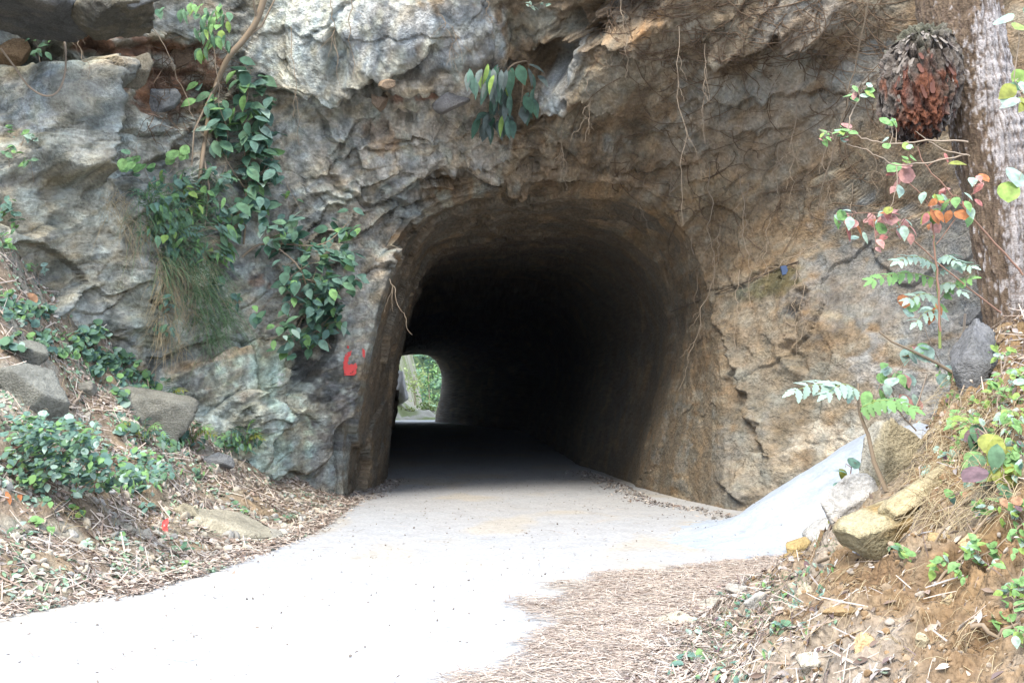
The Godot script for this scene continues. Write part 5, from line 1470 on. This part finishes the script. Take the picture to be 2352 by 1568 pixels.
func make_small_things() -> void:
	# red paint on the rock at the tunnel corner: remains of a painted sign, with drips and a second stroke
	var acc_sets := [[[[790, 862], [788, 835], [792, 815], [800, 808], [808, 806], [806, 815], [800, 822], [798, 836], [802, 838], [806, 835], [812, 838], [816, 832], [820, 840], [818, 856], [812, 863]]], [[[832, 800], [838, 806], [838, 822], [832, 818]]], [[[797, 795], [801, 794], [801, 799], [797, 799]]]]
	for strokes in acc_sets:
		for poly in strokes:
			var v2 := PackedVector2Array()
			for p in poly: v2.append(Vector2(p[0], p[1]))
			# fine triangles laid on the rock
			var acc := Acc.new()
			var box := Rect2(v2[0], Vector2.ZERO)
			for p in v2: box = box.expand(p)
			var st := 2.0
			var y := box.position.y
			while y < box.end.y:
				var x := box.position.x
				while x < box.end.x:
					if Geometry2D.is_point_in_polygon(Vector2(x + st * 0.5, y + st * 0.5), v2) and nz.rag_fine.get_noise_2d(x * 0.25, y * 0.25) > -0.42:
						var b := acc.v.size()
						for q in [[0, 0], [st, 0], [0, st], [st, st]]:
							acc.v.append(paint_at(x + q[0], y + q[1])); acc.n.append(Vector3(0.1, 0.1, 1).normalized())
						acc.i.append_array(PackedInt32Array([b, b + 1, b + 2, b + 1, b + 3, b + 2]))
					x += st
				y += st
			if acc.v.size():
				var o := put("paint_mark", acc.mesh(), M.red_paint, get_node("cliff"))
				o.set_meta("label", "red painted mark on the rock at the tunnel corner")
	for s in [[375, 1214, 0.12, "red_paint", "crumpled red wrapper lying on the left slope"], [1655, 1350, 0.06, "magenta", "bright pink scrap lying at the bank toe"]]:
		rng.seed = hash(s[4])
		var acc := Acc.new()
		for k in 5:
			acc.add(leaf_data["curl"], Transform3D(frame(rnd3(), Vector3(0, 0.7, 0.6) + rnd3() * 0.5, s[2], 1.2), rnd3() * s[2] * 0.25))
		var o := put("wrapper", acc.mesh(), M[s[3]], null, lifted(s[0], s[1], 0.03))
		tag(o, s[4], "litter")
	# dead sticks on the left slope
	for s in [[330, 1168, 430, 1160, 0.022, "thick brown stick lying under the leafy bush"], [640, 1200, 780, 1250, 0.014, ""], [560, 1135, 590, 1205, 0.008, "thin pale stick standing in the slope litter"], [210, 1265, 255, 1290, 0.02, "pale broken stick beside the bare earth patch"], [160, 940, 190, 895, 0.02, "pale split stick on the upper slope"], [150, 1165, 250, 1170, 0.02, "brown stick in front of the leafy bush"], [300, 1200, 370, 1235, 0.016, "dark stick above the bare earth patch"], [1880, 1290, 2000, 1245, 0.014, "brown stick lying under the slab rock"], [1960, 1190, 2120, 1100, 0.018, "brown stick leaning on the slab rock"], [1810, 1380, 1960, 1340, 0.009, "long thin twig lying across the clay bank"], [2150, 1345, 2330, 1130, 0.008, "dark thin stem slanting up the right bank"], [2230, 1440, 2352, 1445, 0.012, "reddish stick end at the right edge"], [845, 1255, 905, 1250, 0.006, ""]]:
		if s[5] == "": continue
		var a := lifted(s[0], s[1], 0.03); var b := lifted(s[2], s[3], 0.04)
		var acc := Acc.new()
		acc.tube(wiggle(Vector3.ZERO, b - a, 0.06, 8, s[0] * 0.01), s[4], s[4] * 0.6, 7)
		var o := put("stick", acc.mesh(), M.twig if s[5].contains("pale") else M.wood, null, a)
		tag(o, s[5], "stick", "dead sticks lying about")
func paint_at(px: float, py: float) -> Vector3:
	var D := 20.0
	var r := ray(px, py)
	while D < 22.5:
		var p := CAM + r * D
		if D > cliff_at(p.x, p.y): break
		D += 0.01
	return CAM + r * (D - 0.02)

# ---------------------------------------------------------------- what is seen through the far end
func make_far_side() -> void:
	# valley side beyond the exit
	var rows := 80; var cols := 90
	var pos := PackedVector3Array(); pos.resize(rows * cols)
	var col := PackedColorArray(); col.resize(rows * cols)
	for i in rows:
		for j in cols:
			var d := 97.0 + i * 0.5
			var x := -26.0 + j * 0.5
			var y: float = -0.4 + smoothstep(97.0, 103.0, d) * 0.9 + smoothstep(-7.0, -12.0, x) * (d - 97.0) * 0.25 - smoothstep(108.0, 136.0, d) * 10.0 * smoothstep(-12.0, -6.0, x) + nz.ground.get_noise_2d(x, d) * 0.6
			pos[i * cols + j] = Vector3(x, y, -d)
			var n: float = nz.rag.get_noise_2d(x * 0.5, d * 0.5)
			var c := Color(0.42, 0.39, 0.31).lerp(Color(0.24, 0.27, 0.12), smoothstep(-0.1, 0.2, n))  # ground colour paled to imitate the haze outside
			col[i * cols + j] = c
	var t := put("terrain", grid_mesh(pos, col, rows, cols), M.soil)
	tag(t, "weedy ground beyond the far end of the tunnel", "", "", "structure")
	stone("boulder", "grey rock outcrop seen through the far end of the tunnel", at(905, 905, 104), Vector3(1.6, 2.6, 1.6), Vector3(0, 0, -0.35), 61, Color(0.26, 0.25, 0.24), "", 12, 40)
	rng.seed = 31
	for s in [[952, 880, 112.0, 1.7, 1.9, 260, "yellow-green small tree seen through the far end of the tunnel", "hazed_green"], [985, 935, 105.0, 1.0, 0.6, 220, "low green shrub at the right side of the far opening", "hazed_green"], [930, 950, 103.0, 1.1, 0.5, 220, "low olive shrub in the middle of the far opening", "olive"], [900, 945, 102.0, 0.7, 0.5, 120, "small shrub at the left side of the far opening", "hazed_green"], [985, 880, 130.0, 1.6, 2.6, 230, "taller green tree at the right of the far opening", "fresh"]]:
		var c := at(s[0], s[1], s[2])
		var o := base("far_tree" if s[4] > 1.0 else "far_shrub", Vector3(c.x, c.y - s[4] - 1.0, c.z), s[6], "tree" if s[4] > 1.0 else "shrub", "plants seen through the far opening")
		var acc := Acc.new()
		for k in int(s[5]):
			var q := rnd3()
			if q.length() > 1.0: q = q.normalized() * rng.randf()
			var p := Vector3(q.x * s[3], q.y * s[4] + s[4] + 1.0, q.z * s[3])
			acc.add(leaf_data["ovate_flat"], Transform3D(frame(rnd3(), rnd3() + Vector3.UP, rng.randf_range(0.18, 0.34)), p))
		put("crown", acc.mesh(), M[s[7]], o)
		var w := Acc.new()
		w.tube([Vector3.ZERO, Vector3(0.05, s[4] * 0.6 + 0.5, 0), Vector3(-0.05, s[4] * 1.3 + 1.0, 0)], 0.07, 0.03, 6)
		put("trunk", w.mesh(), M.twig, o)
	# wooded hill across the valley
	rows = 60; cols = 110
	pos.resize(rows * cols); col.resize(rows * cols)
	for i in rows:
		for j in cols:
			var d := 240.0 + i * 5.0
			var x := -180.0 + j * 3.0
			var y: float = -14.0 + smoothstep(240.0, 520.0, d) * 120.0 + nz.ground.get_noise_2d(x * 0.05, d * 0.05) * 18.0 + nz.ground.get_noise_2d(x * 0.4, d * 0.4) * 3.0
			pos[i * cols + j] = Vector3(x, y, -d)
			col[i * cols + j] = Color(0.075, 0.115, 0.05) * (1.0 + 0.5 * nz.rag.get_noise_2d(x * 0.1, d * 0.1))
	var h := put("hill", grid_mesh(pos, col, rows, cols), M.far_hill)
	tag(h, "wooded hill across the valley seen through the tunnel", "", "", "structure")
	var mm := MultiMesh.new()
	var clump := Acc.new()
	for k in 60:
		var q := rnd3()
		clump.add(leaf_data["ovate_flat"], Transform3D(frame(rnd3(), rnd3() + Vector3.UP, 0.6), q))
	mm.transform_format = MultiMesh.TRANSFORM_3D
	mm.mesh = clump.mesh()
	mm.instance_count = 900
	for k in 900:
		var i := rng.randi_range(0, rows - 1); var j := rng.randi_range(25, 75)
		mm.set_instance_transform(k, Transform3D(Basis.from_scale(Vector3.ONE * rng.randf_range(2.0, 4.5)), pos[i * cols + j] + Vector3(rng.randf() * 3.0, 1.5, 0)))
	var fo := MultiMeshInstance3D.new()
	fo.multimesh = mm; fo.material_override = M.mid; fo.name = "far_wood"
	add_child(fo)
	tag(fo, "far-off wood covering the hill across the valley", "wood", "", "stuff")

# ---------------------------------------------------------------- ground: road, left slope, right bank, far side
const LEFT_TOE := [[-20.0, -9.0], [0.0, -5.8], [7.0, -4.5], [9.9, -3.9], [10.8, -3.3], [12.8, -2.9], [16.0, -2.6], [20.5, -2.62], [26.0, -2.7]]
const BANK_TOE := [Vector2(2.2, -12.0), Vector2(1.5, 0.0), Vector2(0.85, 5.0), Vector2(0.70, 7.3), Vector2(1.0, 8.6), Vector2(1.43, 10.1), Vector2(2.0, 11.4), Vector2(2.6, 12.4), Vector2(3.5, 13.0), Vector2(5.0, 13.6), Vector2(9.0, 14.2), Vector2(20, 15.0)]
func left_height(x: float, D: float) -> float:
	var d: float = curve(LEFT_TOE, D) - x
	d += nz.ground.get_noise_2d(x * 0.8, D * 0.8) * 0.35
	if d < 0.0: return -0.03 + d * 0.25
	var h := 0.14 * d + 0.195 * d * d
	if d > 4.0: h = 3.68 + (d - 4.0) * 1.5
	var amp := minf(1.0, d * 0.8)
	h += nz.ground.get_noise_2d(x * 1.3 + 9.0, D * 1.3) * 0.16 * amp
	h += nz.lump.get_noise_2d(x, D) * 0.05 * amp
	h += nz.clod.get_noise_2d(x, D) * 0.03 * clampf(h * 3.0, 0.0, 1.0)
	return h - 0.03
func bank_dist(x: float, D: float) -> float:     # + on the bank, - on the road
	var p := Vector2(x, D)
	var best := 99.0
	var side := -1.0
	for i in BANK_TOE.size() - 1:
		var a: Vector2 = BANK_TOE[i]
		var ab: Vector2 = BANK_TOE[i + 1] - a
		var t := clampf((p - a).dot(ab) / ab.length_squared(), 0.0, 1.0)
		var d := p.distance_to(a + ab * t)
		if d < best:
			best = d
			side = -signf(ab.cross(p - a))
	return best * side
func bank_height(x: float, D: float) -> float:
	var d: float = bank_dist(x, D) + nz.ground.get_noise_2d(x * 0.9 + 70.0, D * 0.9) * 0.3
	if d < 0.0: return -0.03 + d * 0.25
	var gentle := 1.0 - smoothstep(6.5, 10.5, D)
	var h := lerpf(0.15 * d + 0.37 * d * d, 0.20 * d + 0.28 * d * d, gentle)
	if h > 1.3: h = 1.3 + 1.1 * (1.0 - exp(-(h - 1.3) / 1.1))
	var amp := minf(1.0, d * 1.2)
	h += nz.ground.get_noise_2d(x * 1.6 + 30.0, D * 1.6) * 0.16 * amp
	h += nz.lump.get_noise_2d(x * 1.3 + 5.0, D * 1.3) * 0.07 * amp
	var k := clampf(h * 3.0, 0.0, 1.0)
	h += (nz.clod.get_noise_2d(x, D) * 0.05 - nz.clump.get_noise_3d(x, D, h) * 0.055 - nz.clump.get_noise_3d(x * 2.3 + 3.0, D * 2.3, h * 2.3) * 0.028 + facet(Vector3(x * 2.6, D * 2.6, h * 2.0)) * 0.12) * k
	return h - 0.03
func pile_height(x: float, D: float) -> float:   # heap of grey stone dust against the right wall
	var dx := x - 4.75
	var dz := D - 15.3
	var r: float = sqrt(dx * dx + dz * dz * 0.95) + nz.ground.get_noise_2d(x * 1.1 + 11.0, D * 1.1) * 0.16
	var h: float = 1.52 - 0.60 * r
	if h > 1.2: h = 1.2 + (h - 1.2) * 0.5
	if h < 0.22: h = 0.22 * exp((h - 0.22) / 0.22) - 0.02
	return h + nz.lump.get_noise_2d(x * 1.4, D * 1.4) * 0.012 - 0.012
func ground_at(x: float, D: float) -> float:
	var h := maxf(0.0, pile_height(x, D)) if x > 0.5 and D > 11.0 and D < 19.0 else 0.0
	if x < -2.0: h = maxf(h, left_height(x, D))
	elif D < 15.0: h = maxf(h, bank_height(x, D))
	return h
func hit(px: float, py: float) -> Vector3:       # first surface of the place behind a picture point
	var r := ray(px, py)
	var D := 3.0
	var step := 0.16
	while D < 60.0:
		var p := CAM + r * D
		if p.y < ground_at(p.x, D) or D > cliff_at(p.x, p.y) + 0.02:
			if step < 0.03: break
			D -= step; step = 0.02
		D += step
	return CAM + r * D
func up_at(p: Vector3) -> Vector3:               # ground normal
	var e := 0.08
	var gx := ground_at(p.x + e, -p.z) - ground_at(p.x - e, -p.z)
	var gz := ground_at(p.x, -p.z + e) - ground_at(p.x, -p.z - e)
	return Vector3(-gx, 2.0 * e, gz).normalized()

func make_ground() -> void:
	# far reaching sheet under everything
	var plane := PlaneMesh.new(); plane.size = Vector2(2400, 2400)
	var g := put("ground", plane, M.far_ground, null, Vector3(0, -0.7, 0))
	tag(g, "bare earth ground under and around the road", "", "", "structure")
	# road
	var xs := PackedFloat32Array(); var zs := PackedFloat32Array()
	var x := -9.5
	while x < 7.0: xs.append(x); x += 0.05
	var D := -12.0
	var step := 0.5
	while D < 100.0:
		zs.append(D)
		step = 0.5 if D < 5.5 else (0.05 if D < 12.0 else (0.07 if D < 24.0 else (0.2 if D < 40.0 else 0.8)))
		D += step
	var rows := zs.size(); var cols := xs.size()
	var pos := PackedVector3Array(); pos.resize(rows * cols)
	var col := PackedColorArray(); col.resize(rows * cols)
	for i in rows:
		for j in cols:
			var px := xs[j]; var d := zs[i]
			var shift := -smoothstep(60.0, 100.0, d) * 4.5 - smoothstep(24.0, 60.0, d) * 1.0
			var w := px + shift
			var y: float = nz.ground.get_noise_2d(w * 0.35, d * 0.35) * 0.02 + nz.lump.get_noise_2d(w, d) * 0.005
			pos[i * cols + j] = Vector3(w, y - 0.005, -d)
			var c := Color(0.50, 0.505, 0.52)
			var n: float = nz.rag.get_noise_2d(w * 0.5, d * 0.25)
			c = c.lerp(Color(0.53, 0.50, 0.455), smoothstep(0.1, 0.4, n + smoothstep(0.9, 0.1, w - curve(LEFT_TOE, d)) * 0.5))
			c = c.lerp(Color(0.48, 0.50, 0.53), smoothstep(0.1, 0.4, nz.rag.get_noise_2d(w * 0.4 + 60.0, d * 0.3)) * 0.5)
			# needle-strewn earth shoulder on the right
			var bd := bank_dist(w, d) if d < 16.0 else -9.0
			var sh := smoothstep(-0.12, 0.12, bd + shoulder(d) + 0.45 * nz.rag.get_noise_2d(w * 1.2, d * 0.9))
			if d > 14.0: sh = 0.0
			c = c.lerp(Color(0.37, 0.305, 0.255), sh * 0.85)
			var g2: float = 1.0 + 0.10 * nz.blotch.get_noise_2d(w, d) + 0.10 * nz.speck.get_noise_2d(w, d)
			col[i * cols + j] = Color(c.r * g2, c.g * g2, c.b * g2) * 0.76
	var o := put("road", grid_mesh(pos, col, rows, cols), M.road)
	tag(o, "pale dusty unpaved road running into the tunnel", "", "", "structure")
	make_slope("hillside", -10.5, -1.9, 3.0, 22.5, 0.036, true, "littered earth slope rising from the road to the cliff")
	make_slope("bank", 0.2, 8.0, 3.6, 14.6, 0.026, false, "crumbling clay bank with roots and stones beside the road")
func shoulder(d: float) -> float:
	return lerpf(0.75, 1.25, smoothstep(7.0, 12.0, d)) - smoothstep(11.5, 14.0, d) * 0.8
func make_slope(called: String, x0: float, x1: float, d0: float, d1: float, res: float, left: bool, label: String) -> void:
	var cols := int((x1 - x0) / res) + 1
	var rows := int((d1 - d0) / res) + 1
	var pos := PackedVector3Array(); pos.resize(rows * cols)
	var col := PackedColorArray(); col.resize(rows * cols)
	for i in rows:
		for j in cols:
			var x := x0 + j * res
			var d := d0 + i * res
			var y := left_height(x, d) if left else bank_height(x, d)
			var n: float = nz.rag.get_noise_2d(x * 0.8, d * 0.8)
			var m: float = nz.rag.get_noise_2d(x * 0.5 + 33.0, d * 0.5)
			var c := Color(0.22, 0.17, 0.125)
			if left:
				c = c.lerp(Color(0.27, 0.20, 0.13), smoothstep(0.0, 0.3, m + 0.3 - y * 0.25))
				c = c.lerp(Color(0.20, 0.17, 0.13), smoothstep(0.0, 0.35, n))
				c = c.lerp(Color(0.29, 0.29, 0.25), smoothstep(0.2, 0.4, -n) * 0.6)
			else:
				c = Color(0.22, 0.145, 0.078)
				c = c.lerp(Color(0.17, 0.11, 0.062), smoothstep(0.0, 0.35, n))
				c = c.lerp(Color(0.255, 0.20, 0.14), smoothstep(0.05, 0.35, m))
				var lit := smoothstep(0.9, 0.3, y + n * 0.8) * smoothstep(2.4, 1.6, x + n) # litter and dust cover the toe
				c = c.lerp(Color(0.27, 0.225, 0.18), lit)
			var g: float = 1.0 + 0.35 * nz.speck.get_noise_2d(x, d) + 0.25 * nz.blotch.get_noise_2d(x, d)
			pos[i * cols + j] = Vector3(x, y, -d)
			col[i * cols + j] = Color(c.r * g, c.g * g, c.b * g) * 1.3
	var o := put(called, grid_mesh(pos, col, rows, cols), M.soil)
	tag(o, label, "", "", "structure")
func make_pile() -> void:
	var rows := 170; var cols := 170
	var pos := PackedVector3Array(); pos.resize(rows * cols)
	var col := PackedColorArray(); col.resize(rows * cols)
	for i in rows:
		for j in cols:
			var x := 1.3 + j * 0.036
			var d := 11.8 + i * 0.042
			var y := pile_height(x, d)
			pos[i * cols + j] = Vector3(x, y, -d)
			var n: float = nz.rag.get_noise_2d(x * 0.9 + 4.0, d * 0.9)
			var c := Color(0.30, 0.335, 0.385).lerp(Color(0.345, 0.365, 0.395), smoothstep(-0.1, 0.4, n))
			var g: float = 1.0 + 0.10 * nz.blotch.get_noise_2d(x, d) + 0.12 * nz.speck.get_noise_2d(x, d)
			col[i * cols + j] = Color(c.r * g, c.g * g, c.b * g) * 1.15
	var o := put("gravel_pile", grid_mesh(pos, col, rows, cols), M.sand)
	tag(o, "pale blue-grey heap of stone dust sloping against the right tunnel wall", "gravel pile")

func make_noises() -> void:
	noise("wobble", 2.2, FastNoiseLite.TYPE_SIMPLEX_SMOOTH, 3)
	noise("rag", 0.9, FastNoiseLite.TYPE_SIMPLEX_SMOOTH, 4)
	noise("rag_fine", 4.5, FastNoiseLite.TYPE_SIMPLEX_SMOOTH, 3)
	noise("warp", 0.7, FastNoiseLite.TYPE_SIMPLEX_SMOOTH, 2)
	noise("fine", 5.0, FastNoiseLite.TYPE_SIMPLEX_SMOOTH, 4)
	noise("ridge", 1.6, FastNoiseLite.TYPE_SIMPLEX_SMOOTH, 4, FastNoiseLite.FRACTAL_RIDGED)
	noise("speck", 9.0, FastNoiseLite.TYPE_SIMPLEX, 3)
	noise("blotch", 2.0, FastNoiseLite.TYPE_SIMPLEX_SMOOTH, 4)
	noise("ground", 0.6, FastNoiseLite.TYPE_SIMPLEX_SMOOTH, 3)
	noise("lump", 2.6, FastNoiseLite.TYPE_SIMPLEX_SMOOTH, 3)
	var cl := noise("clump", 7.0, FastNoiseLite.TYPE_CELLULAR, 1)
	cl.cellular_return_type = FastNoiseLite.RETURN_DISTANCE
	noise("clod", 6.0, FastNoiseLite.TYPE_SIMPLEX_SMOOTH, 4, FastNoiseLite.FRACTAL_RIDGED)
func make_materials() -> void:
	surface("rock", 0.9, 0.9, tex.grain, tex.grain_height, 3.0)
	surface("soil", 1.6, 0.97, tex.crumb_soft, tex.crumb, 2.0)
	surface("road", 0.8, 0.95, tex.grain_soft, tex.grain_height, 0.25)
	surface("sand", 1.2, 0.97, tex.grain_soft, tex.grain_height, 0.4)
	surface("bark", 3.0, 0.9, tex.grain, tex.grain_height, 0.8)
	surface("stone", 1.6, 0.92, tex.grain, tex.grain_height, 2.2)
	surface("far_hill", 0.2, 1.0, null, null, 0.0)
	for k in ["litter", "pebble"]:
		var m := flat_mat(k, Color(1, 1, 1), 0.9)
		m.vertex_color_use_as_albedo = true
	flat_mat("flake_grey", Color(0.16, 0.14, 0.125), 0.95)
	flat_mat("flake_dark", Color(0.06, 0.048, 0.044), 0.95)
	flat_mat("flake_red", Color(0.095, 0.042, 0.032), 0.95)
	flat_mat("rootlet", Color(0.11, 0.075, 0.05), 0.9)
	flat_mat("red_paint", Color(0.52, 0.06, 0.055), 0.7)
	flat_mat("magenta", Color(0.6, 0.05, 0.25), 0.6)
	flat_mat("blue_cloth", Color(0.05, 0.08, 0.16), 0.7)
	flat_mat("far_ground", Color(0.22, 0.19, 0.13), 1.0)

func _ready() -> void:
	make_camera_and_light()
	var t0 := Time.get_ticks_msec()
	make_noises(); facet_tables(); make_textures(); make_materials()
	print("textures ", Time.get_ticks_msec() - t0)
	make_face_maps()
	print("maps ", Time.get_ticks_msec() - t0)
	make_cliff()
	print("cliff ", Time.get_ticks_msec() - t0)
	make_ground()
	make_pile()
	print("ground ", Time.get_ticks_msec() - t0)
	make_leaves(); make_leaf_materials()
	make_far_side()
	make_tree()
	make_stones()
	print("stones ", Time.get_ticks_msec() - t0)
	make_cliff_plants()
	make_slope_plants()
	make_bank_plants()
	print("plants ", Time.get_ticks_msec() - t0)
	make_roots()
	make_grass()
	make_litter()
	make_small_things()
	print("all ", Time.get_ticks_msec() - t0)
